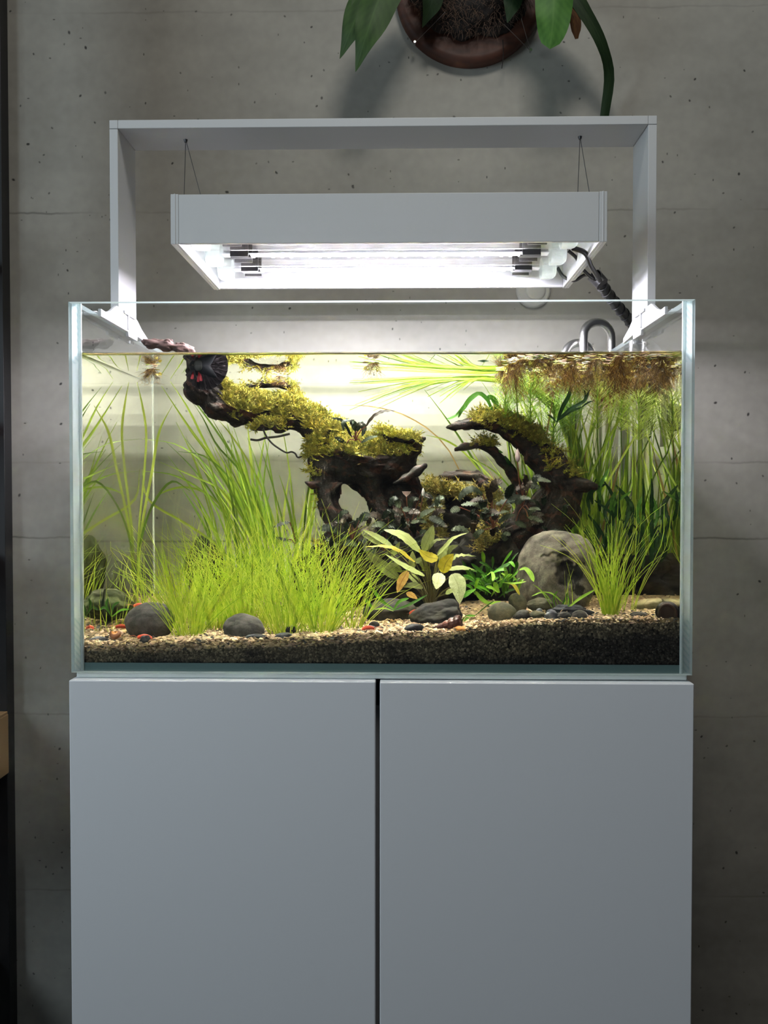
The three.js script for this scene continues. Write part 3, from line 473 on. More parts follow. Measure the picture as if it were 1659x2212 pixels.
// ---------------------------------------------------------------- plants: every leaf is a strip with width, fold and wave along a curve
class Strips {
  constructor() { this.P = []; this.U = []; this.I = []; }
  add(pts, width, face, { seg = 8, cols = 2, prof = (t) => Math.sin(Math.PI * Math.min(1, t * 0.96 + 0.04)), fold = 0, wave = 0, waves = 5, twist = 0, phase = 0 } = {}) {
    const c = pts.length > 2 ? new THREE.CatmullRomCurve3(pts) : new THREE.LineCurve3(pts[0], pts[1]), s0 = this.P.length / 3, a = V(), n = V(), t3 = V(), f = V();
    for (let i = 0; i <= seg; i++) {
      const t = i / seg, p = c.getPoint(t); t3.copy(c.getTangent(t)); f.copy(face);
      a.crossVectors(t3, f); if (a.lengthSq() < 1e-8) a.set(1, 0, 0); a.normalize(); n.crossVectors(a, t3).normalize();
      if (twist) { const w = twist * t, cw = Math.cos(w), sw = Math.sin(w), a2 = a.clone().multiplyScalar(cw).addScaledVector(n, sw); n.multiplyScalar(cw).addScaledVector(a, -sw); a.copy(a2); }
      const w = width * prof(t) / 2;
      for (let j = 0; j <= cols; j++) {
        const s = j / cols * 2 - 1, lift = fold * Math.abs(s) * w + wave * width * Math.sin(t * waves * 6.283 + phase + (s > 0 ? 1.3 : 0)) * s * s * Math.min(1, prof(t) * 1.5);
        this.P.push(p.x + a.x * s * w + n.x * lift, p.y + a.y * s * w + n.y * lift, p.z + a.z * s * w + n.z * lift); this.U.push(j / cols, t);
      }
    }
    const row = cols + 1;
    for (let i = 0; i < seg; i++) for (let j = 0; j < cols; j++) { const k = s0 + i * row + j; this.I.push(k, k + 1, k + row, k + 1, k + row + 1, k + row); }
    return this;
  }
  build() { const g = new THREE.BufferGeometry(); g.setAttribute('position', new THREE.Float32BufferAttribute(this.P, 3)); g.setAttribute('uv', new THREE.Float32BufferAttribute(this.U, 2)); g.setIndex(this.I); g.computeVertexNormals(); return g; }
}
const strip = (...a) => new Strips().add(...a).build();
const leafMap = (a, b, rib, s, spots = 0) => dataTexture(64, 128, (x, y) => { const u = Math.abs(x - 32) / 32, v = y / 128, m = 1 - smooth(0.02, 0.09, u), vein = 0.5 + 0.5 * Math.cos((v * 13 - u * 2.2) * 6.28), t = clamp(0.5 + fbm(x * 0.06, y * 0.04, s, 3) + 0.18 * (vein - 0.5), 0, 1), d = spots * smooth(0.3, 0.42, fbm(x * 0.3, y * 0.22, s + 3, 2) + 0.18 * v); return [0, 1, 2].map((k) => lerp(lerp(lerp(a[k], b[k], t), rib[k], m * 0.6), 40, d * 0.7)); }, true);
const foliage = (color, map, transmission = 0.35, roughness = 0.5) => new THREE.MeshPhysicalMaterial({ color, map: map ?? null, roughness, transmission, thickness: 0, ior: 1.3, side: THREE.DoubleSide });
const WHITE = C(1, 1, 1);
const grassGreens = [C(0.50, 0.62, 0.055), C(0.40, 0.56, 0.04), C(0.60, 0.66, 0.085), C(0.30, 0.46, 0.03)].map((c) => foliage(c, null, 0.35, 0.6));
const valGreens = [C(0.38, 0.53, 0.06), C(0.27, 0.43, 0.04), C(0.48, 0.59, 0.09), C(0.15, 0.27, 0.03)].map((c) => foliage(c, null, 0.4, 0.5));
const valBrown = foliage(C(0.34, 0.22, 0.08), null, 0.3, 0.6);
const inside = (p, m = 0.004) => { p.x = clamp(p.x, -WX + m, WX - m); p.z = clamp(p.z, WZ1 + m, WZ0 - m); return p; };
function grow(base, dir, length, bend, n = 9, cap = 0.003) {            // a shoot that leans and bends, and flattens under the surface
  const pts = [base.clone()], d = dir.clone().normalize(), p = base.clone(), h = length / n;
  for (let i = 0; i < n; i++) { d.addScaledVector(bend, h).normalize(); p.addScaledVector(d, h); if (p.y > LEVEL - cap) { p.y = LEVEL - cap; d.y = Math.min(0, d.y); if (d.lengthSq() < 0.1) d.x = bend.x > 0 ? 1 : -1; d.normalize(); } inside(p); pts.push(p.clone()); }
  return pts;
}
const onGround = (px, z, dy = -0.002) => { const p = wet(px, 1330, z); p.y = ground(p.x, z) + dy; return p; };
// fine grass
function tuft(label, px, z, count, height, seed, { spread = 0.016, lean = 0, splay = 0.5, width = 0.0009, group } = {}) {
  const r = seeded(seed), at = onGround(px, z), root = thing('grass_tuft', label, 'grass', at.toArray(), group);
  const sets = grassGreens.map(() => new Strips());
  for (let i = 0; i < count * 0.54; i++) {
    const a = r() * 6.283, k = Math.sqrt(r()), b = V(Math.cos(a) * k * spread, 0, Math.sin(a) * k * spread * 0.8), out = splay * (0.25 + 0.9 * r() * k), L = height * (0.35 + 0.75 * r());
    b.y = ground(at.x + b.x, clamp(at.z + b.z, -0.43, -0.014)) - at.y - 0.001;
    const d = V(Math.cos(a) * out * 0.8 + lean + (r() - 0.5) * 0.5, 1, Math.sin(a) * out * 0.7 + (r() - 0.5) * 0.3), w = r();
    const bend = V((r() - 0.5) * 13 + Math.cos(a) * out * 4 + lean * 5, -(0.5 + 6 * w * w * w), (r() - 0.5) * 7 + Math.sin(a) * out * 3);
    const pts = grow(at.clone().add(b), d, L, bend, 6).map((p) => p.sub(at)); 
    sets[r() < 0.42 ? 0 : r() < 0.45 ? 1 : r() < 0.6 ? 2 : 3].add(pts, width * (0.75 + 0.5 * r()), V(r() - 0.5, 0.15, 1), { seg: 7, cols: 1, prof: (t) => 1 - 0.75 * t * t });
  }
  sets.forEach((s, k) => { if (s.P.length) part(root, 'blades', s.build(), grassGreens[k]).userData.kind = 'stuff'; });
}
tuft('bushy fine grass tuft at the front, right beside the dark stone at left', 405, -0.048, 210, 0.115, 101, { spread: 0.019, lean: -0.06, splay: 0.6 });
tuft('tall fine grass tuft behind and right of the dark stone at left', 455, -0.095, 210, 0.145, 102, { spread: 0.022 });
tuft('fine grass tuft just behind the grey stone, left of centre', 540, -0.085, 230, 0.16, 103, { spread: 0.024, lean: 0.04 });
tuft('bushy fine grass tuft at the front, right of the grey stone', 618, -0.05, 230, 0.125, 104, { spread: 0.021, splay: 0.6 });
tuft('fine grass tuft at the front, left of the red shrimp on the gravel', 695, -0.045, 220, 0.12, 105, { spread: 0.02, lean: 0.05, splay: 0.65 });
tuft('thin fine grass at the right end of the grass bed, beside the flat grey stone', 765, -0.055, 60, 0.11, 106, { spread: 0.014, lean: 0.2, splay: 0.6 });
tuft('tall fine grass in the middle rear of the grass bed', 610, -0.13, 240, 0.17, 107, { spread: 0.028 });
tuft('tall fine grass rear right of the bed, under the driftwood leg', 690, -0.125, 230, 0.16, 108, { spread: 0.026, lean: 0.06 });
tuft('fine grass rear left of the bed, behind the dark stone', 400, -0.16, 190, 0.14, 109, { spread: 0.026, lean: -0.05 });
tuft('fine grass at the back of the bed, below the tall ribbon leaves', 500, -0.17, 200, 0.16, 110, { spread: 0.028 });
tuft('sparse fine grass left of the dark stone, by the rear corner', 318, -0.19, 80, 0.11, 111, { spread: 0.015, lean: -0.12, splay: 0.7 });
tuft('sparse fine grass at far left, among the mossy stones', 250, -0.1, 36, 0.07, 112, { spread: 0.03, splay: 0.9 });
tuft('bright fine grass tuft standing alone at right, in front of boulder', 1318, -0.055, 200, 0.125, 113, { spread: 0.010, splay: 0.2, width: 0.00105 });
tuft('few long grass blades behind the lone right tuft', 1340, -0.1, 40, 0.17, 114, { spread: 0.02, lean: 0.08, splay: 0.4 });
tuft('few thin blades in front of the boulder', 1225, -0.075, 10, 0.06, 115, { spread: 0.01, splay: 0.5 });
// ribbon-leaved plants
const bladeProf = (t) => Math.min(1, 0.65 + t * 2) * (1 - 0.8 * smooth(0.7, 1, t));
function ribbonPlant(label, paths, width, seed, group, brown = 0.05) {
  const r = seeded(seed), at = paths[0][0].clone(), root = thing('ribbon_plant', label, 'water plant', at.toArray(), group);
  for (const p of paths) part(root, 'blade', strip(p.map((q) => q.clone().sub(at)), width * (0.7 + 0.6 * r()), V((r() - 0.5) * 1.6, 0.1, 1), { seg: 16, cols: 2, prof: bladeProf, fold: 0.25, twist: (r() - 0.5) * 1.6 }), r() < brown ? valBrown : valGreens[Math.floor(r() * 4)]);
}
const wetPath = (list, z0, z1) => list.map(([x, y], i) => inside(wet(x, y, lerp(z0, z1, i / (list.length - 1))), 0.002)).map((p) => { p.y = Math.min(p.y, LEVEL - 0.002); return p; });
ribbonPlant('ribbon-leaved plant whose long blades arch left up to the surface', [
  [[590, 1290], [560, 1180], [520, 1090], [455, 980], [405, 880], [368, 824]], [[605, 1290], [595, 1180], [545, 1060], [480, 950], [430, 880], [393, 836]], [[590, 1290], [555, 1180], [510, 1060], [420, 940], [349, 834]],
  [[600, 1290], [575, 1180], [535, 1050], [490, 960], [455, 900]], [[610, 1290], [600, 1160], [560, 1040], [500, 940], [470, 905]], [[595, 1290], [575, 1140], [520, 1020], [468, 960], [440, 905], [418, 872]],
].map((l) => wetPath(l, -0.37, -0.36)), 0.0035, 201);
ribbonPlant('ribbon-leaved plant with low blades drooping left in long arcs', [
  [[560, 1290], [530, 1130], [480, 1050], [440, 1000], [380, 960], [300, 948]], [[565, 1290], [540, 1150], [480, 1060], [420, 1030], [345, 998]], [[555, 1290], [520, 1150], [470, 1095], [430, 1055], [370, 1025], [310, 1018]],
  [[550, 1290], [510, 1140], [450, 1068], [400, 1052], [360, 1060], [335, 1074]], [[545, 1290], [470, 1180], [400, 1130], [320, 1078], [255, 1014]], [[560, 1290], [540, 1140], [500, 1040], [440, 985], [385, 975]],
].map((l) => wetPath(l, -0.36, -0.35)), 0.0033, 202);
{ const b = onGround(296, -0.31), q = (l) => [b.clone(), ...wetPath(l, -0.31, -0.3)]; ribbonPlant('ribbon-leaved plant by the left glass, two hooked blade tips near surface', [q([[300, 1150], [312, 1020], [316, 930], [306, 868], [296, 826]]), q([[305, 1150], [330, 1010], [345, 930], [372, 876]]), q([[302, 1180], [330, 1090], [372, 1040], [410, 1060]])], 0.0030, 203); }
for (let i = 0; i < 8; i++) {
  const r = seeded(300 + i), b = onGround(lerp(475, 645, (i + 0.5) / 8) + 10, -0.29 - r() * 0.11), paths = [];
  for (let k = 0; k < 8; k++) paths.push(grow(b.clone().add(V((r() - 0.5) * 0.012, 0, (r() - 0.5) * 0.012)), V((r() - 0.62) * 0.42, 1, (r() - 0.5) * 0.15), 0.17 + r() * 0.12, V((r() - 0.75) * 4.2, -r() * 0.8, 0)));
  ribbonPlant('tall ribbon-leaved plant behind the grass bed, under the leaning driftwood', paths, 0.0033, 320 + i, 'ribbon plants behind the grass bed');
}
for (let i = 0; i < 18; i++) {
  const r = seeded(400 + i), x = lerp(0.215, 0.350, ((i * 7) % 18 + r()) / 18), z = -0.25 - 0.17 * r(), b = V(x, ground(x, z) - 0.002, z), paths = [];
  for (let k = 0; k < 9; k++) paths.push(grow(b.clone().add(V((r() - 0.5) * 0.014, 0, (r() - 0.5) * 0.014)), V((r() - 0.55) * 0.6, 1, (r() - 0.5) * 0.12), r() < 0.12 ? 0.34 : 0.11 + r() * 0.15, V((r() - 0.5) * 3.4, -r() * 0.4, 0)));
  ribbonPlant('ribbon-leaved plant in the dense stand along the right rear', paths, 0.0029, 430 + i, 'ribbon plants along the right rear', 0.04);
}
{
  const r = seeded(470);
  for (let g = 0; g < 4; g++) {
    const paths = [];
    for (let k = 0; k < 14; k++) {
      const j = () => (r() - 0.5), tipX = 755 + Math.pow(r(), 1.3) * 250, droop = r() < 0.35 ? 20 + r() * 50 : r() * 8, s = j() * 18;
      paths.push(wetPath([[1262 + j() * 40, 1200], [1256 + j() * 30, 1060], [1236 + j() * 26, 950], [1196 + j() * 20, 876 + j() * 16], [1130 + j() * 16, 832 + s * 0.6], [1060, 818 + s * 0.5], [lerp(1060, tipX, 0.45), 816 + s * 0.6 + droop * 0.1], [tipX, 818 + s + droop]], -0.33, -0.25 + j() * 0.04));
    }
    ribbonPlant('ribbon-leaved plant whose bundled blades float left under the surface', paths, 0.0036, 480 + g, 'ribbon plants with blades bundled under the surface', 0);
  }
}
ribbonPlant('ribbon-leaved plant with a few lone blades crossing the open middle', [[[1080, 1180], [1035, 1110], [960, 960], [880, 900], [800, 878], [738, 876]], [[1090, 1180], [1060, 1060], [1005, 980], [960, 950], [920, 940]], [[1150, 1180], [1100, 1080], [1040, 1010], [1000, 975]], [[1160, 1180], [1120, 1080], [1070, 1020], [1010, 985]]].map((l) => wetPath(l, -0.32, -0.3)), 0.0028, 490);
// broad-leaved pale plant: leaves as [base, (middle), tip] in the photo, width in photo pixels
const paleMap = leafMap([150, 162, 92], [182, 190, 120], [128, 138, 70], 3), paleSpot = leafMap([164, 172, 112], [196, 200, 146], [140, 148, 86], 4, 1), yellowMap = leafMap([176, 160, 30], [206, 188, 44], [110, 96, 24], 5, 0.3), oliveMap = leafMap([92, 100, 42], [128, 134, 66], [76, 74, 36], 6), orangeMap = leafMap([196, 148, 70], [220, 180, 104], [120, 70, 40], 7, 0.5);
const leafProf = (t) => Math.pow(Math.sin(Math.PI * Math.pow(0.03 + 0.97 * t, 0.78)), 0.8) * (t > 0.97 ? 0.6 : 1);
{
  const M = { p: foliage(WHITE, paleMap, 0.3), s: foliage(WHITE, paleSpot, 0.3), y: foliage(WHITE, yellowMap, 0.35), o: foliage(WHITE, oliveMap, 0.3), r: foliage(WHITE, orangeMap, 0.3) };
  const crown = onGround(930, -0.125, 0.004), root = thing('broad_leaved_plant', 'pale green broad-leaved plant with yellow leaves, at front centre', 'water plant', crown.toArray());
  const stalk = foliage(C(0.20, 0.17, 0.06), null, 0.2), r = seeded(501);
  for (const [list, w, m, z, tilt = 0.5, wave = 0.1] of [
    [[[908, 1192], [871, 1157], [828, 1144]], 24, 'p', -0.1, 0.9], [[[915, 1190], [926, 1162], [936, 1134]], 26, 'p', -0.13, 0.2], [[[849, 1182], [815, 1160], [783, 1144]], 14, 'p', -0.12, 0.6],
    [[[896, 1214], [860, 1188], [831, 1180], [787, 1181]], 13, 'y', -0.1, 1.5, 0.2], [[[862, 1250], [826, 1222], [788, 1188]], 27, 'o', -0.09, 0.5], [[[917, 1244], [874, 1222], [832, 1197]], 15, 'p', -0.085, 1.0],
    [[[881, 1234], [868, 1256], [858, 1281]], 22, 'r', -0.08, 0.4], [[[946, 1207], [925, 1203], [904, 1187]], 24, 'y', -0.09, 0.5], [[[957, 1237], [963, 1216], [980, 1196]], 30, 'y', -0.085, 0.3, 0.15],
    [[[962, 1231], [995, 1226], [1026, 1231]], 13, 'p', -0.09, 1.2], [[[949, 1238], [947, 1254], [942, 1273]], 29, 's', -0.07, 0.6], [[[978, 1240], [990, 1266], [993, 1305]], 36, 's', -0.065, 0.5],
    [[[945, 1200], [966, 1176], [979, 1163], [1012, 1150]], 10, 'p', -0.12, 1.1, 0.2], [[[949, 1211], [957, 1192], [967, 1175]], 20, 'p', -0.14, 0.4], [[[925, 1188], [940, 1168], [968, 1164]], 9, 'o', -0.1, 1.2, 0.3],
    [[[972, 1216], [984, 1202], [1003, 1199], [1030, 1202]], 9, 'p', -0.11, 1.4, 0.5], [[[890, 1230], [891, 1210], [891, 1190]], 17, 'p', -0.15, 0.3], [[[846, 1202], [855, 1186], [864, 1170]], 12, 'p', -0.15, 0.3],
    [[[914, 1270], [892, 1264], [870, 1268]], 16, 'o', -0.08, 0.8], [[[878, 1281], [890, 1286], [902, 1294]], 14, 'r', -0.075, 0.5], [[[922, 1228], [908, 1212], [893, 1216]], 19, 'o', -0.11, 0.6],
    [[[963, 1283], [974, 1276], [986, 1278]], 12, 'p', -0.08, 0.7], [[[824, 1178], [804, 1166], [783, 1156]], 12, 'o', -0.14, 0.6], [[[930, 1240], [918, 1226], [915, 1206]], 16, 'o', -0.13, 0.3],
    [[[955, 1212], [972, 1186], [990, 1178]], 14, 'o', -0.14, 0.5], [[[990, 1260], [1004, 1250], [1012, 1252]], 10, 'o', -0.12, 0.7], [[[868, 1236], [850, 1222], [838, 1218]], 16, 'o', -0.13, 0.5], [[[905, 1262], [890, 1246], [878, 1244]], 16, 'p', -0.12, 0.5],
  ]) {
    const pts = list.map(([x, y], i) => wet(x, y, z + (i / (list.length - 1)) * (m === 's' ? 0.02 : 0))).map((p) => p.sub(crown)), leaf = part(root, 'leaf', strip(pts, w * mmWet(z), V((r() - 0.5) * 0.5, tilt, 1), { seg: 14, cols: 6, prof: leafProf, fold: 0.22 * (r() - 0.25), wave: wave * 0.55, waves: 3.5 + r() * 2, phase: r() * 6, twist: (r() - 0.5) * 0.4 }), M[m]);
    const b = pts[0]; part(leaf, 'stalk', tube([V((r() - 0.5) * 0.006, -0.004, (r() - 0.5) * 0.006), b.clone().multiplyScalar(0.5).add(V(b.x * -0.15, 0.006, -0.004)), b], 0.0009, 8, 5), stalk);
  }
  part(root, 'root', merge([0, 1, 2].map((i) => tube([V(0, 0, 0), V(-0.008 - 0.004 * i, 0.004, 0.012), V(-0.014 + 0.006 * i, -0.002, 0.02)], 0.0008, 8, 5))), foliage(C(0.6, 0.5, 0.36), null, 0.2));
}
// small bright-green plant and its runners
const brightMap = leafMap([70, 132, 22], [118, 178, 42], [140, 190, 70], 8), deepMap = leafMap([40, 88, 18], [78, 132, 30], [90, 140, 50], 9), limeMap = leafMap([128, 176, 40], [168, 206, 70], [180, 210, 100], 10);
{
  const M = [foliage(WHITE, brightMap), foliage(WHITE, deepMap), foliage(WHITE, limeMap), foliage(WHITE, yellowMap)], crown = onGround(1082, -0.1, 0.002), root = thing('bright_green_plant', 'low bright green plant with narrow spoon leaves, left of boulder', 'water plant', crown.toArray()), r = seeded(511);
  const leaf = (list, w, m, z) => part(root, 'leaf', strip(list.map(([x, y], i) => wet(x, y, z + i * 0.006).sub(crown)), w * mmWet(z), V((r() - 0.5) * 0.7, 0.6 + r() * 0.6, 1), { seg: 10, cols: 4, prof: (t) => Math.min(1, 0.25 + 1.3 * t) * Math.pow(Math.max(0, 1 - Math.pow(t, 5)), 0.5) + 0.02, fold: 0.15, twist: (r() - 0.5) * 0.5 }), M[m]);
  for (const [l, w, m, z] of [
    [[[1052, 1243], [1035, 1232], [1017, 1217]], 10, 1, -0.1], [[[1063, 1230], [1050, 1220], [1035, 1214]], 9, 1, -0.12], [[[1063, 1230], [1065, 1216], [1065, 1201]], 8, 1, -0.13], [[[1046, 1222], [1044, 1205], [1041, 1191]], 10, 2, -0.13],
    [[[1064, 1238], [1084, 1226], [1103, 1217]], 12, 1, -0.1], [[[1064, 1238], [1080, 1231], [1095, 1232]], 11, 0, -0.095], [[[1084, 1221], [1096, 1204], [1107, 1189]], 8, 0, -0.11], [[[1104, 1212], [1112, 1202], [1120, 1194]], 9, 1, -0.12],
    [[[1122, 1231], [1134, 1228], [1146, 1240], [1153, 1257]], 12, 2, -0.09], [[[1085, 1258], [1110, 1260], [1137, 1256]], 5, 2, -0.085], [[[1098, 1260], [1110, 1264], [1123, 1286]], 8, 3, -0.085], [[[1079, 1280], [1072, 1268], [1067, 1257]], 12, 2, -0.075],
    [[[1076, 1280], [1062, 1270], [1050, 1268]], 11, 2, -0.075], [[[1081, 1299], [1057, 1303], [1038, 1292], [1026, 1276]], 11, 2, -0.07], [[[1027, 1273], [1012, 1280], [998, 1291]], 12, 0, -0.07], [[[1052, 1243], [1062, 1236], [1066, 1246], [1064, 1256]], 8, 2, -0.085],
    [[[1108, 1240], [1115, 1226], [1118, 1212]], 10, 1, -0.1], [[[1100, 1250], [1112, 1242], [1120, 1232]], 10, 0, -0.095], [[[1028, 1250], [1014, 1240], [998, 1210]], 10, 1, -0.13], [[[1040, 1262], [1020, 1250], [1006, 1226]], 9, 0, -0.12],
    [[[1080, 1270], [1090, 1250], [1100, 1240]], 9, 0, -0.09], [[[1094, 1226], [1102, 1214], [1112, 1226]], 10, 0, -0.1], [[[1080, 1262], [1081, 1250], [1079, 1238]], 4, 2, -0.085],
  ]) leaf(l, w, m, z);
  for (let i = 0; i < 64; i++) { const bx = 1024 + r() * 96, by = 1248 + r() * 44, a = -0.4 - r() * 2.3, L = 24 + r() * 26; leaf([[bx, by], [bx + Math.cos(a) * L * 0.5, by + Math.sin(a) * L * 0.6], [bx + Math.cos(a) * L, by + Math.sin(a) * L * (0.7 + 0.4 * r())]], 7 + r() * 5, r() < 0.5 ? 1 : r() < 0.75 ? 0 : 2, -0.09 - r() * 0.055); }
  const rs = []; for (let i = 0; i < 14; i++) { const a = r() * 6.28, b = V((r() - 0.5) * 0.014, 0.004 + r() * 0.008, (r() - 0.3) * 0.012); rs.push(tube([V(0, 0.012, 0), b, V(b.x * 1.2, -0.003, b.z + 0.002)], 0.0007, 8, 4)); }
  part(root, 'root', merge(rs), foliage(C(0.36, 0.26, 0.10), null, 0.2));
  const runner = (label, px, z, leaves) => { const c = onGround(px, z, 0.004), t = thing('runner_plant', label, 'water plant', c.toArray()); for (const [l, w, m] of leaves) part(t, 'leaf', strip(l.map(([x, y]) => wet(x, y, z).sub(c)), w * mmWet(z), V((r() - 0.5) * 0.6, 0.6, 1), { seg: 9, cols: 4, prof: (q) => Math.min(1, 0.3 + 1.2 * q) * Math.sqrt(Math.max(0, 1 - q * q * q * q)) + 0.02, fold: 0.2 }), M[m]); part(t, 'root', merge([0, 1, 2, 3].map((k) => tube([V(0, 0, 0), V((k - 1.5) * 0.006, 0.003, 0.004), V((k - 1.5) * 0.009, -0.004, 0.004)], 0.0006, 6, 4))), foliage(C(0.5, 0.36, 0.2), null, 0.2)); };
  runner('small runner plant with five green leaves on the gravel, left of black stone', 850, -0.07, [[[[850, 1316], [825, 1298], [800, 1266]], 9, 0], [[[850, 1318], [862, 1300], [884, 1292]], 8, 0], [[[850, 1318], [880, 1308], [925, 1284]], 7, 1], [[[850, 1320], [830, 1314], [808, 1317]], 4, 2], [[[808, 1316], [798, 1306], [786, 1292]], 9, 0]]);
  runner('small green runner plant at far left, between the mossy stone and dark stone', 236, -0.09, [[[[240, 1330], [226, 1312], [214, 1318]], 7, 1], [[[240, 1330], [246, 1308], [258, 1300]], 7, 1], [[[242, 1332], [262, 1318], [280, 1316]], 6, 0], [[[240, 1332], [230, 1306], [234, 1292]], 6, 1]]);
  runner('thin runner plant with narrow leaves against the foot of the boulder', 1180, -0.062, [[[[1196, 1318], [1180, 1292], [1165, 1272], [1150, 1262]], 3, 2], [[[1192, 1300], [1172, 1280], [1148, 1288]], 4, 2], [[[1200, 1318], [1196, 1290], [1205, 1276]], 4, 0], [[[1172, 1278], [1192, 1282], [1216, 1302]], 4, 2], [[[1207, 1320], [1220, 1296], [1226, 1280]], 5, 1]]);
  runner('single pale strap-leaved runner between slate and right grass tuft', 1230, -0.05, [[[[1222, 1318], [1248, 1296], [1288, 1272]], 7, 2], [[[1222, 1320], [1230, 1300], [1226, 1286]], 3, 0]]);
  runner('lone green leaf shoot on the gravel below the bright green plant', 1022, -0.05, [[[[1026, 1330], [1012, 1332], [994, 1346]], 10, 0], [[[1026, 1330], [1050, 1310], [1070, 1296]], 3, 1]]);
}
// dark wavy-leaved epiphytes on the wood and rocks
const darkMap = leafMap([22, 32, 19], [42, 54, 32], [80, 90, 60], 12), dark2 = leafMap([44, 36, 26], [70, 56, 40], [96, 66, 50], 13), greyMap = leafMap([50, 62, 42], [78, 88, 60], [98, 104, 76], 14);
const darkLeaf = [foliage(WHITE, darkMap, 0.15, 0.5), foliage(WHITE, dark2, 0.2, 0.5), foliage(WHITE, greyMap, 0.15, 0.5)], redStem = foliage(C(0.20, 0.06, 0.035), null, 0.2);
function epiphyte(label, crownPx, z, leaves, seed, extra = 0, box_ = null) {
  const r = seeded(seed), crown = wet(crownPx[0], crownPx[1], z), root = thing('dark_leaved_plant', label, 'water plant', crown.toArray());
  const put = (l, w, m, zz) => { const p = l.map(([x, y], i) => wet(x, y, zz + 0.012 * i / l.length).sub(crown)), lf = part(root, 'leaf', strip(p, 1.2 * w * mmWet(zz), V((r() - 0.5) * 0.8, 0.5 + r() * 0.9, 1), { seg: 18, cols: 6, prof: (t) => Math.pow(Math.sin(Math.PI * (0.04 + 0.94 * Math.pow(t, 0.85))), 0.6), fold: 0.2 * (r() - 0.3), wave: 0.14, waves: 5 + r() * 3, phase: r() * 6 }), darkLeaf[m]); return [p[0], lf]; };
  for (const [l, w, m = 0] of leaves) { const [b, lf] = put(l, w, m, z + (r() - 0.3) * 0.02); part(lf, 'stalk', tube([V(0, 0, 0), b.clone().multiplyScalar(0.55).add(V(0, 0.004, 0)), b], 0.0008, 6, 5), redStem); }
  for (let i = 0; i < extra; i++) { const [x0, y0, x1, y1] = box_, bx = lerp(x0, x1, r()), by = lerp(y0, y1, r()), a = -r() * 3.14 + (r() < 0.3 ? 0.6 : 0), L = 22 + r() * 20; put([[bx, by], [bx + Math.cos(a) * L * 0.5, by + Math.sin(a) * L * 0.5 - 4], [bx + Math.cos(a) * L, by + Math.sin(a) * L * 0.8 + 3]], 11 + r() * 6, r() < 0.6 ? 0 : r() < 0.7 ? 1 : 2, z + r() * 0.03); }
  return [root, crown];
}
epiphyte('dark red-stemmed plant growing from moss on top of left driftwood', [768, 952], -0.205, [[[[766, 930], [755, 908], [742, 912], [742, 930]], 9], [[[760, 944], [738, 908], [716, 903]], 6], [[[768, 932], [764, 912], [758, 908]], 10], [[[772, 932], [778, 914], [786, 925], [783, 942]], 12], [[[789, 922], [808, 898], [830, 888], [852, 888]], 7, 1], [[[780, 956], [798, 946], [816, 942]], 9, 2], [[[748, 958], [734, 950], [722, 944]], 9], [[[770, 925], [768, 912], [764, 905]], 5, 1]], 601);
epiphyte('large dark wavy-leaved plant with red stems, centre right above boulder', [1066, 1140], -0.165, [[[[1043, 1068], [1022, 1056], [1002, 1064], [991, 1082]], 14], [[[1044, 1098], [1022, 1088], [996, 1091]], 15, 2], [[[1046, 1082], [1034, 1078], [1016, 1084]], 13, 1], [[[1070, 1090], [1096, 1082], [1126, 1089]], 15], [[[1096, 1078], [1100, 1062], [1108, 1046]], 16], [[[1062, 1062], [1072, 1044], [1086, 1040]], 18, 1], [[[1069, 1114], [1084, 1106], [1100, 1105]], 9, 2], [[[1076, 1128], [1094, 1116], [1112, 1112]], 11, 2], [[[1080, 1140], [1092, 1132], [1104, 1130]], 9], [[[1024, 1162], [1032, 1152], [1046, 1146]], 14, 2], [[[993, 1096], [984, 1100], [973, 1106]], 14, 2], [[[1060, 1086], [1056, 1066], [1048, 1050]], 12, 1], [[[1050, 1110], [1030, 1112], [1016, 1104]], 14, 1]], 602, 8, [1000, 1090, 1110, 1160]);
const [p3, c3] = epiphyte('dark small-leaved plant with a pink cup flower, left of centre moss', [884, 1150], -0.175, [[[[866, 1094], [858, 1086], [850, 1074]], 17, 2], [[[909, 1068], [922, 1070], [936, 1078]], 12], [[[900, 1120], [918, 1108], [940, 1099]], 13, 2], [[[888, 1129], [904, 1124], [922, 1129]], 12, 2], [[[872, 1110], [858, 1108], [846, 1104]], 12], [[[906, 1152], [914, 1148], [924, 1152]], 9, 2], [[[880, 1100], [892, 1080], [906, 1078]], 13]], 603, 16, [835, 1080, 950, 1160]);
const petal = foliage(C(0.75, 0.6, 0.6), null, 0.3, 0.4), whitePetal = foliage(C(0.85, 0.83, 0.78), null, 0.3, 0.4);
const cup = (s) => new THREE.LatheGeometry([[0.02, 0], [0.25, 0.2], [0.6, 0.55], [0.8, 0.95], [0.62, 0.9], [0.3, 0.45]].map(([a, b]) => new THREE.Vector2(a * s, b * s)), 12), bud = (s) => new THREE.LatheGeometry([[0.01, 0], [0.25, 0.25], [0.34, 0.7], [0.25, 1.2], [0.08, 1.65], [0.005, 1.8]].map(([a, b]) => new THREE.Vector2(a * s, b * s)), 12);
{
  const q = (x, y, z) => wet(x, y, z).sub(c3);
  const f1 = part(p3, 'flower', cup(0.0075).translate(...q(878, 1073, -0.155).toArray()), petal); part(f1, 'flower_stalk', tube([q(881, 1140, -0.165), q(880, 1105, -0.157), q(878, 1073, -0.155)], 0.0007, 8, 5), redStem);
  const f2 = part(p3, 'flower', bud(0.006).translate(...q(914, 1071, -0.155).toArray()), whitePetal, undefined, 'white flower bud'); part(f2, 'flower_stalk', tube([q(902, 1130, -0.165), q(908, 1100, -0.157), q(914, 1071, -0.155)], 0.0007, 8, 5), redStem);
}
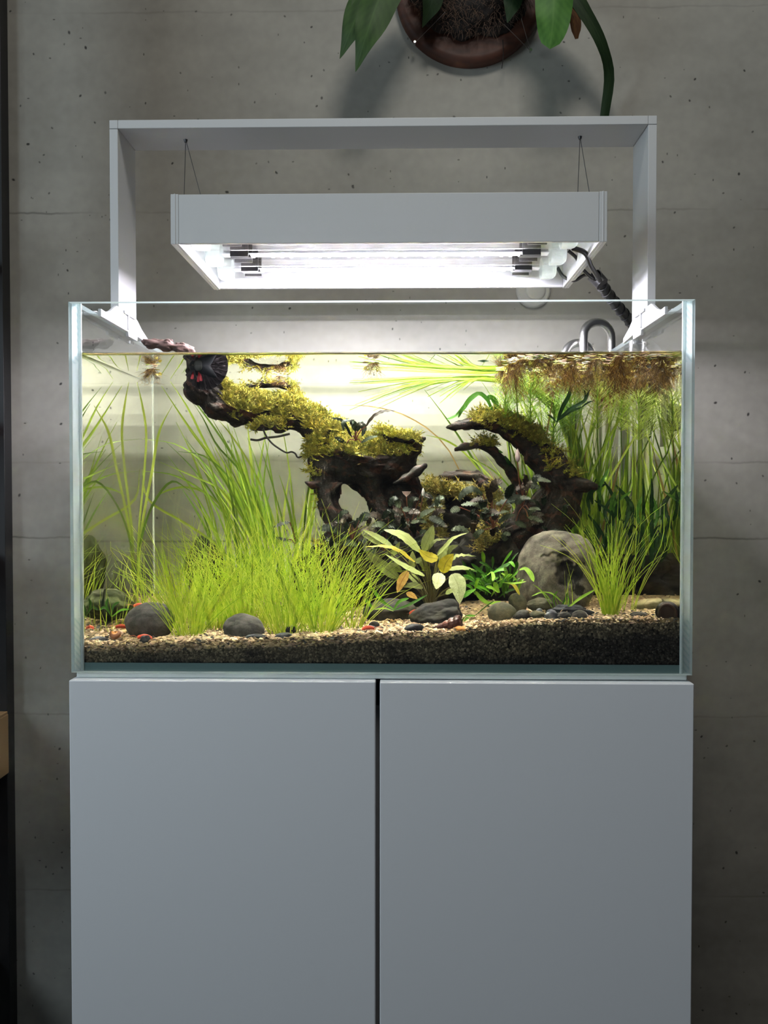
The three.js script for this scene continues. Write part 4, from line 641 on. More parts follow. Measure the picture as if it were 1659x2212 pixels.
const [p4, c4] = epiphyte('dark broad-leaved plant with a tall white bud, against right driftwood', [1128, 1096], -0.17, [[[[1131, 1042], [1146, 1046], [1166, 1054]], 19], [[[1152, 1036], [1170, 1036], [1190, 1041]], 10, 2], [[[1141, 1117], [1156, 1120], [1173, 1129]], 13, 2], [[[1115, 1126], [1124, 1132], [1136, 1140]], 15, 2], [[[1104, 1050], [1106, 1062], [1100, 1078]], 14], [[[1112, 1058], [1126, 1052], [1138, 1060]], 14, 1], [[[1142, 1100], [1156, 1098], [1168, 1102]], 9, 2]], 604, 8, [1100, 1040, 1180, 1140]);
{ const q = (x, y, z) => wet(x, y, z).sub(c4), f = part(p4, 'flower', bud(0.0105).translate(...q(1118, 999, -0.165).toArray()), petal, undefined, 'tall pink-white flower bud'); part(f, 'flower_stalk', tube([q(1130, 1080, -0.165), q(1122, 1040, -0.16), q(1118, 999, -0.165)], 0.0008, 8, 5), redStem); }
epiphyte('dark crumpled-leaved plant at the foot of the left driftwood', [760, 1180], -0.165, [[[[752, 1142], [740, 1126], [722, 1128]], 14, 1], [[[756, 1132], [752, 1116], [742, 1110]], 13, 1], [[[764, 1140], [776, 1124], [796, 1120]], 13], [[[768, 1150], [786, 1142], [804, 1150]], 13, 1], [[[748, 1160], [728, 1150], [712, 1142]], 13], [[[776, 1124], [788, 1112], [800, 1114]], 12]], 605, 10, [700, 1120, 800, 1200]);
epiphyte('dark toothed leaves poking out of the grass bed, left of driftwood leg', [640, 1180], -0.13, [[[[626, 1128], [608, 1132], [588, 1140]], 9], [[[622, 1166], [608, 1164], [596, 1160]], 8]], 608);
epiphyte('dark leaves at the right foot of driftwood, behind the pale plant', [830, 1190], -0.19, [[[[840, 1120], [852, 1110], [862, 1114]], 12], [[[812, 1186], [800, 1196], [790, 1210]], 12, 2]], 606, 14, [790, 1120, 900, 1210]);
epiphyte('dark leaves scattered on the rock between boulder and driftwood', [1150, 1150], -0.2, [], 607, 14, [1060, 1110, 1220, 1180]);
// narrow dark fern leaves
function fernlet(label, crownPx, z, leaves, seed) { const r = seeded(seed), c = inside(wet(...crownPx, z), 0.006), t = thing('narrow_fern', label, 'fern', c.toArray()); for (const [l, w, m] of leaves) part(t, 'leaf', strip(l.map(([x, y]) => inside(wet(x, y, z + (r() - 0.5) * 0.01), 0.006).sub(c)), w * mmWet(z), V((r() - 0.5) * 0.6, 0.4, 1), { seg: 14, cols: 4, prof: (q) => Math.pow(Math.sin(Math.PI * (0.06 + 0.9 * q)), 0.6), wave: 0.1, waves: 4, fold: 0.15 }), m ?? fernMat); return t; }
const fernMat = foliage(WHITE, leafMap([16, 44, 14], [36, 76, 24], [50, 80, 36], 16), 0.2, 0.35), fernMat2 = foliage(WHITE, leafMap([44, 92, 22], [92, 140, 40], [70, 110, 40], 17), 0.3, 0.35);
fernlet('narrow dark green fern on the crest of right driftwood', [1203, 910], -0.19, [[[[1203, 912], [1215, 880], [1228, 856], [1234, 832]], 9], [[[1206, 905], [1232, 884], [1262, 866], [1274, 842]], 8], [[[1206, 908], [1230, 890], [1256, 880]], 7], [[[1262, 866], [1264, 852], [1262, 842]], 4], [[[1256, 880], [1270, 870], [1280, 866]], 4], [[[1203, 912], [1190, 900], [1182, 896]], 5]], 621);
fernlet('curling green fern above the upper right driftwood arm', [1050, 880], -0.21, [[[[1064, 890], [1052, 862], [1034, 850], [1016, 862], [1002, 880], [988, 896], [966, 906]], 11, fernMat2], [[[1076, 892], [1070, 868], [1058, 858], [1052, 866]], 13, fernMat2], [[[1012, 870], [996, 890], [990, 902]], 6, fernMat2], [[[1062, 900], [1054, 886], [1028, 884]], 5, fernMat2]], 622);
fernlet('green fern leaf trailing at the surface above the right driftwood', [1062, 776], -0.1, [[[[1070, 772], [1050, 778], [1032, 776], [1018, 768]], 10, fernMat]], 623);
fernlet('small drooping fern under the upper right driftwood arm', [1066, 960], -0.22, [[[[1060, 962], [1072, 972], [1086, 978]], 7, fernMat2], [[[1056, 956], [1050, 944], [1040, 940]], 5, fernMat2], [[[1060, 952], [1066, 942], [1072, 938]], 5, fernMat2], [[[1090, 985], [1100, 1000], [1112, 1010]], 8, fernMat]], 624);
fernlet('dark green fern clump low in the right corner by the glass', [1390, 1120], -0.22, Array.from({ length: 44 }, (_, i) => { const r = seeded(640 + i), bx = 1268 + r() * 190, by = 1080 + r() * 150; return [[[bx, by], [bx + (r() - 0.5) * 24, by - 26], [bx + (r() - 0.5) * 60, by - 40 - r() * 30]], 6 + r() * 4, r() < 0.7 ? fernMat : fernMat2]; }), 625);
// feathery stems: whorls of needle leaves
const feather = [foliage(C(0.34, 0.52, 0.05), null, 0.4), foliage(C(0.46, 0.56, 0.10), null, 0.4), foliage(C(0.24, 0.42, 0.04), null, 0.4)];
function featherStem(label, px, py, rad, z, m, seed, group) {
  const r = seeded(seed), c = inside(wet(px, py + rad * 1.2, z), 0.022), k = mmWet(z), t = thing('feathery_stem', label, 'water plant', c.toArray(), group), s = new Strips();
  for (let w = 0; w < 10; w++) { const y = (w / 9) * rad * 2.0 * k, R = rad * k * (1.05 - 0.45 * Math.abs(w / 9 - 0.45)); for (let i = 0; i < 18; i++) { const a = i / 16 * 6.283 + r(), o = V(0, y, 0), d = V(Math.cos(a), 0.35 + 0.5 * r(), Math.sin(a)), e = o.clone().addScaledVector(d, R * (0.7 + 0.4 * r())); s.add([o, e], 0.0012, V(0, 1, 0.4), { seg: 2, cols: 1, prof: (q) => 1 - 0.7 * q }); for (const f of [0.4, 0.6, 0.8]) { const b = o.clone().lerp(e, f); s.add([b, b.clone().addScaledVector(d, R * 0.25).add(V((r() - 0.5) * R * 0.5, R * 0.1, (r() - 0.5) * R * 0.5))], 0.0006, V(0, 1, 0.4), { seg: 1, cols: 1, prof: (q) => 1 - 0.7 * q }); } } }
  const f = part(t, 'needles', s.build(), feather[m]); f.userData.kind = 'stuff';
  part(t, 'stem', tube([V(0, rad * 2 * k, 0), V(0, 0, 0), V(0.012, -0.05, -0.06), V(0.02, -0.12, -0.11), V(0.024, ground(c.x, c.z - 0.12) - c.y, -0.12)], 0.001, 12, 5), feather[2]);
}
[['leftmost feathery stem, above the crest of right driftwood', 1092, 862, 34, -0.21, 0], ['full feathery stem head left of the narrow dark fern', 1146, 858, 46, -0.22, 0], ['feathery stem head behind the narrow dark fern', 1232, 868, 44, -0.24, 2], ['palest feathery stem head, just left of the steel pipe', 1290, 862, 54, -0.25, 1], ['feathery stem head against the right glass', 1446, 896, 46, -0.17, 1], ['feathery stem low behind the bend of right driftwood', 1196, 912, 44, -0.26, 2], ['feathery stem just under the floating roots at centre right', 1116, 836, 30, -0.2, 0], ['small feathery stem right of the steel pipe, under the roots', 1352, 890, 34, -0.3, 1]].forEach(([l, x, y, q, z, m], i) => featherStem(l, x, y, q, z, m, 700 + i));
// floating plants: round leaves on the surface, brown roots below
const padMats = [foliage(C(0.24, 0.28, 0.05), null, 0.3), foliage(C(0.20, 0.10, 0.045), null, 0.25), foliage(C(0.26, 0.23, 0.19), null, 0.2), foliage(C(0.52, 0.42, 0.07), null, 0.35)], rootMats = [foliage(C(0.17, 0.08, 0.016), null, 0.3, 0.8), foliage(C(0.40, 0.23, 0.045), null, 0.35, 0.8), foliage(C(0.08, 0.038, 0.012), null, 0.25, 0.8)];
function padPlant(seed, roots, len) {
  const r = seeded(seed), g = new THREE.Group(), n = 4 + Math.floor(r() * 3);
  for (let i = 0; i < n; i++) { const a = i / n * 6.283 + r() * 0.6, R = 0.005 + 0.008 * r(), s = 0.0032 + r() * 0.0028, y = -0.001 - r() * 0.003, lf = part(g, 'pad', strip([V(Math.cos(a) * (R - s), y, Math.sin(a) * (R - s)), V(Math.cos(a) * R, y + 0.0008, Math.sin(a) * R), V(Math.cos(a) * (R + s), y, Math.sin(a) * (R + s))], s * 2, V(0.3 * (r() - 0.5), 1, 0.5 * (r() - 0.5)), { seg: 6, cols: 4, prof: (t) => Math.sqrt(Math.max(0.02, 1 - (2 * t - 1) ** 2)), fold: -0.2 }), padMats[Math.floor(r() * 4)]); }
  for (let i = 0; i < 5; i++) { const a = r() * 6.283, q = 0.004 + r() * 0.008, y = -0.004 - r() * 0.014, b = V(Math.cos(a) * q, y, Math.sin(a) * q); part(g, 'pad', strip([b, b.clone().add(V(Math.cos(a) * 0.003, 0.001, Math.sin(a) * 0.003)), b.clone().add(V(Math.cos(a) * 0.0055, -0.0015, Math.sin(a) * 0.0055))], 0.0045, V(r() - 0.5, r() - 0.3, 1), { seg: 5, cols: 2, fold: 0.3 }), padMats[r() < 0.65 ? 3 : 2]); }
  for (let k = 0; k < 3; k++) { const s = new Strips(); for (let i = 0; i < roots / 3; i++) { const a = r() * 6.283, o = r() * 0.005, L = len * (0.25 + 0.8 * r()), w = () => (r() - 0.5) * 0.006; let p = V(Math.cos(a) * o, -0.003, Math.sin(a) * o); const pts = [p]; for (let j = 1; j <= 4; j++) pts.push(V(Math.cos(a) * (o + 0.02 * j / 4 * r()) + w(), -0.003 - L * j / 4, Math.sin(a) * (o + 0.018 * j / 4 * r()) + w())); s.add(pts, 0.0005, V(r() - 0.5, 0, 1), { seg: 6, cols: 1, prof: (t) => 1 - 0.6 * t }); } part(g, 'roots', s.build(), rootMats[k]).userData.kind = 'stuff'; }
  return g;
}
const padKinds = [padPlant(801, 90, 0.026), padPlant(802, 120, 0.036), padPlant(803, 90, 0.022), padPlant(804, 110, 0.042)], padsMade = padKinds.map(() => false);
function floater(label, x, z, kind, turn, size, group) {
  const o = padsMade[kind] ? padKinds[kind].clone() : padKinds[kind]; padsMade[kind] = true;
  o.name = numbered('floating_plant'); o.position.set(x, LEVEL, z); o.rotation.y = turn; o.scale.setScalar(size); o.userData = { label, category: 'water plant' }; if (group) o.userData.group = group; scene.add(o);
}
const surf = (px, z) => wet(px, 800, z).x;
floater('lone floating plant with brown roots near the left glass, by driftwood tip', surf(326, -0.16), -0.16, 2, 0.4, 1.0);
floater('lone floating plant just above the moss of left driftwood', surf(605, -0.27), -0.27, 2, 1.4, 0.9);
floater('lone floating plant at mid surface, over the ribbon blade tips', surf(806, -0.09), -0.09, 2, 2.2, 1.0);
floater('small floating plant left of the brown root mat', surf(1084, -0.2), -0.2, 0, 3.1, 0.85);
{ const r = seeded(820); for (let i = 0; i < 58; i++) { const z = -0.02 - 0.40 * Math.pow(r(), 1.5), px = lerp(1105, 1475, (i * 0.618) % 1), x = Math.min(surf(px, z), 0.342); if (z < -0.03 || px > 1120) floater('floating plant with hanging brown roots in the dense mat at right surface', x, z, Math.floor(r() * 4), r() * 6.28, 0.8 + r() * 0.45, 'floating plants in the root mat at right'); } }
// ---------------------------------------------------------------- animals
{
  const f = thing('black_fish', 'black fish with red-streaked fanned fins resting against left driftwood', 'fish', wet(432, 800, -0.155).toArray()), c = f.position, k = mmWet(-0.155);
  const Q = (x, y, z = 0) => V((x - 432) * k, -(y - 800) * k, z);
  const black = new THREE.MeshPhysicalMaterial({ color: C(0.007, 0.008, 0.011), roughness: 0.7, specularIntensity: 0.35 }), fin = foliage(C(0.013, 0.009, 0.012), null, 0.1, 0.85), red = foliage(C(0.22, 0.006, 0.014), null, 0.25, 0.6);
  const body = mergeVertices(new THREE.SphereGeometry(1, 32, 24)), p = body.attributes.position;
  for (let i = 0; i < p.count; i++) { const x = p.getX(i), y = p.getY(i), z = p.getZ(i), t = (x + 1) / 2; const fat = lerp(0.95, 0.35, smooth(0.3, 1, t)); p.setXYZ(i, x * 0.026, y * 0.0145 * fat + 0.002 * (1 - t), z * 0.0115 * fat); }
  body.computeVertexNormals(); body.rotateZ(-0.5).rotateY(-0.45); body.translate(...Q(438, 797, 0.004).toArray()); part(f, 'body', body, black);
  for (const s of [-1, 1]) part(f, 'eye', new THREE.SphereGeometry(0.0019, 14, 10).translate(...Q(417 + s * 4, 786 + s * 4, 0.013 + s * 0.004).toArray()), mat(C(0.06, 0.05, 0.04), 0.2));
  part(f, 'gill_cover', new THREE.SphereGeometry(0.0052, 16, 12).scale(1, 1.2, 0.5).translate(...Q(432, 794, 0.0135).toArray()), mat(C(0.018, 0.02, 0.02), 0.55));
  const rays = (from, list, w, m, name) => list.forEach(([x, y, z = 0]) => part(f, name, strip([Q(...from), Q((from[0] + x) / 2, (from[1] + y) / 2 - 3, z * 0.6 + 0.004), Q(x, y, z)], w * k, V(0.1, 0.3, 1), { seg: 8, cols: 3, prof: (t) => 0.15 + 0.9 * t * (t > 0.9 ? 0.7 : 1), fold: 0.3, wave: 0.1, waves: 3 }), m));
  rays([440, 796, 0.006], [[470, 772, 0.0], [484, 774, 0.002], [492, 784, 0.004], [494, 796, 0.006], [492, 808, 0.008], [486, 820, 0.009], [478, 830, 0.010], [468, 838, 0.011], [456, 843, 0.012], [444, 844, 0.013], [433, 842, 0.013]], 19, fin, 'tail_fin');
  rays([424, 802, 0.014], [[424, 836, 0.016], [414, 828, 0.015], [408, 816, 0.014]], 12, fin, 'pelvic_fin'); rays([434, 806, 0.019], [[440, 826, 0.020], [433, 828, 0.020]], 6, red, 'pectoral_fin'); rays([422, 806, 0.019], [[420, 822, 0.020]], 7, red, 'pectoral_fin');
  rays([436, 780, 0.002], [[448, 766, 0.002], [458, 768, 0.002], [468, 774, 0.002]], 11, fin, 'dorsal_fin'); rays([432, 777, 0.008], [[444, 767, 0.009], [456, 772, 0.008]], 6, red, 'dorsal_fin');
}
function shrimp(label, px, py, z, turn, size) {
  const t = thing('red_shrimp', label, 'shrimp', wet(px, py, z).toArray()); t.position.y = Math.max(t.position.y, ground(t.position.x, t.position.z) + 0.002); t.rotation.y = turn; t.scale.setScalar(size);
  const red = mat(C(0.55, 0.06, 0.02), 0.4), pale = mat(C(0.5, 0.16, 0.08), 0.5), pts = Array.from({ length: 9 }, (_, i) => { const u = i / 8; return [V(lerp(-0.008, 0.009, u), 0.0026 + 0.0016 * Math.sin(u * 3) - 0.002 * u * u, 0), 0.0012 + 0.0016 * Math.sin(Math.PI * Math.min(1, 0.25 + (1 - u) * 0.6))]; });
  const g = new THREE.BufferGeometry(), P = [], I = []; pts.forEach(([c, r], i) => { for (let j = 0; j < 10; j++) { const a = j / 10 * 6.283; P.push(c.x, c.y + Math.cos(a) * r, Math.sin(a) * r * 0.7); if (i < 8) { const a0 = i * 10 + j, a1 = i * 10 + (j + 1) % 10; I.push(a0, a1, a0 + 10, a1, a1 + 10, a0 + 10); } } }); g.setAttribute('position', new THREE.Float32BufferAttribute(P, 3)); g.setIndex(I); g.computeVertexNormals();
  part(t, 'body', g, red); part(t, 'tail_fan', merge([-0.5, 0, 0.5].map((a) => strip([V(0.0085, 0.0018, 0), V(0.0125, 0.001, a * 0.005)], 0.0018, V(0, 1, 0), { seg: 3, cols: 1 }))), pale);
  part(t, 'legs', merge([0, 1, 2, 3, 4].flatMap((i) => [-1, 1].map((s) => tube([V(-0.005 + i * 0.0022, 0.0015, s * 0.001), V(-0.0055 + i * 0.0022, 0.0005, s * 0.0026), V(-0.006 + i * 0.0022, -0.0012, s * 0.003)], 0.0002, 4, 4)))), pale);
  part(t, 'antennae', merge([-1, 1].map((s) => tube([V(-0.008, 0.003, s * 0.0006), V(-0.013, 0.005, s * 0.002), V(-0.018, 0.004, s * 0.004)], 0.00018, 6, 4))), pale);
}
shrimp('bright red shrimp below the dark stone at left', 312, 1383, -0.02, 0.2, 1.05);
shrimp('bright red shrimp on open gravel left of the brown pointed snail', 796, 1376, -0.022, 2.9, 0.9);
shrimp('red shrimp left of the dark stone, near the small round snail', 262, 1358, -0.05, 0.4, 0.9);
shrimp('red shrimp at the top left edge of the dark stone', 300, 1312, -0.1, 0.6, 0.9);
shrimp('dull red shrimp by the left glass at the back of the gravel', 190, 1358, -0.045, 0.1, 0.8);
shrimp('dark red shrimp beside the black stone at centre', 900, 1328, -0.08, 2.6, 1.1);
// snails
const shellBand = dataTexture(64, 256, (x, y) => { const v = 0.6 + 0.4 * N3(x * 0.08, y * 0.35, 2), d = 0.5 + 0.5 * Math.sin(y * 0.5); return [lerp(78, 156, d) * v, lerp(28, 66, d) * v, lerp(16, 36, d) * v]; }, true);
function coil(turns, r0, grow_, drop, tubeR, seg = 160, sides = 14, cap = false) {
  const P = [], U = [], I = [];
  for (let i = 0; i <= seg; i++) { const u = i / seg, a = u * turns * 6.283, k = Math.pow(grow_, u * turns), R = r0 * k, tr = tubeR * k; const c = V(Math.cos(a) * R, -drop * k, Math.sin(a) * R); for (let j = 0; j <= sides; j++) { const b = j / sides * 6.283; P.push(c.x + Math.cos(a) * Math.cos(b) * tr, c.y + Math.sin(b) * tr, c.z + Math.sin(a) * Math.cos(b) * tr); U.push(j / sides, u * turns); } }
  for (let i = 0; i < seg; i++) for (let j = 0; j < sides; j++) { const k = i * (sides + 1) + j; I.push(k, k + 1, k + sides + 1, k + 1, k + sides + 2, k + sides + 1); }
  const g = new THREE.BufferGeometry(); g.setAttribute('position', new THREE.Float32BufferAttribute(P, 3)); g.setAttribute('uv', new THREE.Float32BufferAttribute(U, 2)); g.setIndex(I); g.computeVertexNormals(); return g;
}
{
  const s = thing('pointed_snail', 'brown ribbed pointed-shell snail on the gravel before black stone', 'snail', wet(966, 1351, -0.024).toArray()), shell = new THREE.MeshStandardMaterial({ map: tiled(shellBand, 1), roughness: 0.4 });
  const P = [], U = [], I = [], n = 110, m = 52; for (let i = 0; i <= n; i++) { const u = i / n, R = 0.0012 + 0.0092 * Math.pow(u, 0.9), rib = 1; for (let j = 0; j <= m; j++) { const a = j / m * 6.283, q = R * (0.86 + 0.2 * Math.pow(Math.abs(Math.sin(u * 17 + a / 2)), 0.6) + 0.035 * Math.cos(a * 13)) * (u > 0.94 ? 1 - (u - 0.94) * 6 : 1); P.push(u * 0.038 - 0.019, Math.cos(a) * q, Math.sin(a) * q); U.push(j / m, u * 4); } }
  for (let i = 0; i < n; i++) for (let j = 0; j < m; j++) { const k = i * (m + 1) + j; I.push(k, k + m + 1, k + 1, k + 1, k + m + 1, k + m + 2); }
  const g = new THREE.BufferGeometry(); g.setAttribute('position', new THREE.Float32BufferAttribute(P, 3)); g.setAttribute('uv', new THREE.Float32BufferAttribute(U, 2)); g.setIndex(I); g.computeVertexNormals(); g.rotateZ(0.24);
  part(s, 'shell', g, shell);
  part(s, 'foot', stoneGeometry(0.0085, 0.0036, 0.005, 3, 0.2, 1.2, 8).translate(0.0165, -0.0030, 0.0075), mat(C(0.62, 0.27, 0.05), 0.5), undefined, 'orange fleshy foot');
  part(s, 'tentacle', tube([V(0.021, -0.004, 0.008), V(0.025, -0.005, 0.010), V(0.0275, -0.007, 0.010)], 0.0007, 6, 5), mat(C(0.62, 0.27, 0.05), 0.5));
}
{
  const s = thing('round_snail', 'large dark striped round snail shell in the right front corner', 'snail', wet(1439, 1324, -0.024).toArray());
  const stripes = dataTexture(64, 128, (x, y) => { const d = Math.abs((x % 32) - 16) < 6 ? 1 : 0, v = 0.75 + 0.4 * N3(x * 0.2, y * 0.2, 1); return [lerp(30, 120, d) * v, lerp(18, 62, d) * v, lerp(12, 30, d) * v]; }, true);
  const g = coil(2.2, 0.0026, 1.75, 0.0008, 0.0023, 120, 18); g.rotateX(Math.PI / 2).rotateZ(0.9).scale(1.05, 1.0, 0.95); part(s, 'shell', g, new THREE.MeshStandardMaterial({ map: stripes, roughness: 0.35 }));
  part(s, 'shell_lip', new THREE.TorusGeometry(0.0098, 0.0021, 12, 30).scale(1, 1.1, 1).translate(-0.0005, -0.0005, 0.0062), mat(C(0.05, 0.025, 0.012), 0.35));
  part(s, 'trapdoor', new THREE.CylinderGeometry(0.0094, 0.0094, 0.0016, 28).rotateX(Math.PI / 2).scale(1, 1.1, 1).translate(-0.0005, -0.0005, 0.0066), stoneMat([44, 30, 20], [84, 60, 40], 61), undefined, 'brown disc closing the shell mouth');
}
{
  const s = thing('round_snail', 'small brown banded snail on gravel left of the dark stone', 'snail', wet(253, 1374, -0.03).toArray());
  const bands = dataTexture(32, 64, (x, y) => { const d = Math.floor(x / 8) % 2; return d ? [196, 128, 58] : [120, 72, 40]; }, true);
  part(s, 'shell', coil(2.6, 0.0012, 1.62, -0.0012, 0.0013, 90, 14).rotateX(0.7).rotateZ(0.3), new THREE.MeshStandardMaterial({ map: bands, roughness: 0.4 }));
  part(s, 'mouth', stoneGeometry(0.0046, 0.0042, 0.0026, 2, 0.06, 1, 8).translate(0.0012, -0.003, 0.004), mat(C(0.22, 0.17, 0.15), 0.5));
}
// ---------------------------------------------------------------- steel pipes, rim clips, cables
const steel = mat(C(0.66, 0.65, 0.63), 0.34, { metalness: 1 });
function pipe(label, x, z, top, R, low, seed) {
  const t = thing('steel_pipe', label, 'pipe', [x, BASE + TH, z]), c = [];
  c.push(V(0, low, 0)); c.push(V(0, low * 0.5, 0), V(0, -0.02, 0), V(0, top - R, 0));
  for (let i = 1; i < 12; i++) { const a = Math.PI - i / 12 * Math.PI; c.push(V(R + Math.cos(a) * R, top - R + Math.sin(a) * R, -0.0285 * i / 12)); }
  const away = -0.0285; c.push(V(2 * R, top - R, away), V(2 * R, -0.05, away), V(2 * R, -0.2, away), V(2 * R, -0.5, away));
  part(t, 'tube', new THREE.TubeGeometry(new THREE.CatmullRomCurve3(c, false, 'centripetal'), 160, 0.0072, 18), steel);
  part(t, 'hose', new THREE.CylinderGeometry(0.0098, 0.0098, 0.16, 18).translate(2 * R, -0.42, away), mat(C(0.10, 0.11, 0.10), 0.4));
  return t;
}
const p1 = pipe('steel pipe loop hooked over rear glass, taller front one at right', 0.328, -0.4275, 0.0545, 0.0262, -0.31, 1);
part(p1, 'strainer', new THREE.CylinderGeometry(0.011, 0.011, 0.06, 18).translate(0, -0.34, 0), steel);
const p2 = pipe('steel pipe loop hooked over rear glass, lower one behind', 0.297, -0.4285, 0.0200, 0.0262, -0.16, 2);
part(p2, 'suction_holder', rbox(0.022, 0.042, 0.018, 0.006, -0.012, -0.115, 0.002, 4), mat(C(0.07, 0.08, 0.075), 0.5));
// white clips that carry the frame on the side panes
{
  const clipShape = (s) => { const h = new THREE.Shape(); for (const [i, [a, b]] of [[0.147, -0.002], [0.147, 0.0066], [0.128, 0.006], [0.110, 0.011], [0.093, 0.019], [0.082, 0.0236], [0.068, 0.0236], [0.058, 0.021], [0.006, 0.0242], [-0.012, 0.021], [-0.033, 0.012], [-0.069, 0.002], [-0.069, -0.004], [-0.012, -0.001], [-0.010, -0.008], [0.030, -0.008], [0.033, -0.002]].entries()) i ? h.lineTo(a, b) : h.moveTo(a, b); return h; };
  for (const s of [-1, 1]) {
    const c = thing('rim_clip', s < 0 ? 'white plastic clip on left glass rim holding the light frame' : 'white plastic clip on right glass rim holding the light frame', 'bracket', [s * 0.370, BASE + TH, -0.2246]);
    const g = new THREE.ExtrudeGeometry(clipShape(), { depth: 0.003, bevelEnabled: true, bevelSize: 0.0006, bevelThickness: 0.0006, bevelSegments: 2 }).rotateY(-Math.PI / 2);
    part(c, 'inner_plate', g.clone().translate(-s * 0.0068 + 0.0015, 0, 0), whitePlastic);
    part(c, 'outer_plate', g.clone().scale(1, 0.72, 1).translate(s * 0.0215 + 0.0015, 0, 0), whitePlastic);
    part(c, 'saddle', merge([rbox(0.024, 0.005, 0.2, 0.001, s * 0.0065, 0.0031, 0.036), rbox(0.022, 0.004, 0.084, 0.001, s * 0.0065, 0.0072, 0)]), whitePlastic);
    part(c, 'rib', merge([rbox(0.003, 0.022, 0.004, 0.0008, -s * 0.0098, 0.011, 0.036), rbox(0.003, 0.004, 0.05, 0.0008, -s * 0.0098, 0.0215, 0.03)]), whitePlastic);
  }
}
{
  const rubber = mat(C(0.012, 0.012, 0.013), 0.38), c = thing('power_cable', 'black cables bundled in a spiral sleeve running down behind tank', 'cable', air(1290, 560, -0.27).toArray()), o = c.position, A = (x, y, z) => air(x, y, z).sub(o);
  part(c, 'cable', tube([A(1238, 536, -0.15), A(1262, 545, -0.16), A(1276, 574, -0.2), A(1296, 606, -0.26)], 0.0036, 30, 10), rubber);
  part(c, 'cable', tube([A(1228, 542, -0.237), A(1244, 556, -0.24), A(1256, 578, -0.255), A(1276, 598, -0.27), A(1296, 610, -0.28)], 0.0026, 30, 10), rubber);
  part(c, 'cable', tube([A(1204, 578, -0.325), A(1216, 596, -0.325), A(1240, 606, -0.31), A(1264, 594, -0.29), A(1280, 598, -0.28), A(1296, 610, -0.28)], 0.0026, 34, 10), rubber);
  const path = new THREE.CatmullRomCurve3([A(1286, 594, -0.272), A(1304, 622, -0.30), A(1334, 662, -0.36), A(1362, 696, -0.42), A(1386, 738, -0.470), A(1398, 790, -0.482), A(1400, 900, -0.485), A(1400, 1200, -0.485), A(1398, 1700, -0.485), A(1396, 2330, -0.485)]);
  part(c, 'sleeve', new THREE.TubeGeometry(path, 90, 0.0082, 14), rubber);
  const wrap = []; for (let i = 0; i <= 400; i++) { const t = i / 400, p = path.getPoint(t), g = path.getTangent(t), u = V(0, 0, 1).cross(g).normalize(), w = g.clone().cross(u), a = t * 6.283 * 26; wrap.push(p.addScaledVector(u, Math.cos(a) * 0.0086).addScaledVector(w, Math.sin(a) * 0.0086)); }
  part(c, 'spiral_wrap', new THREE.TubeGeometry(new THREE.CatmullRomCurve3(wrap), 700, 0.0011, 5), mat(C(0.02, 0.02, 0.022), 0.3));
  part(c, 'collar', new THREE.CylinderGeometry(0.0108, 0.0102, 0.02, 18).rotateZ(0.62).rotateX(-0.4).translate(...A(1292, 604, -0.28).toArray()), rubber);
}
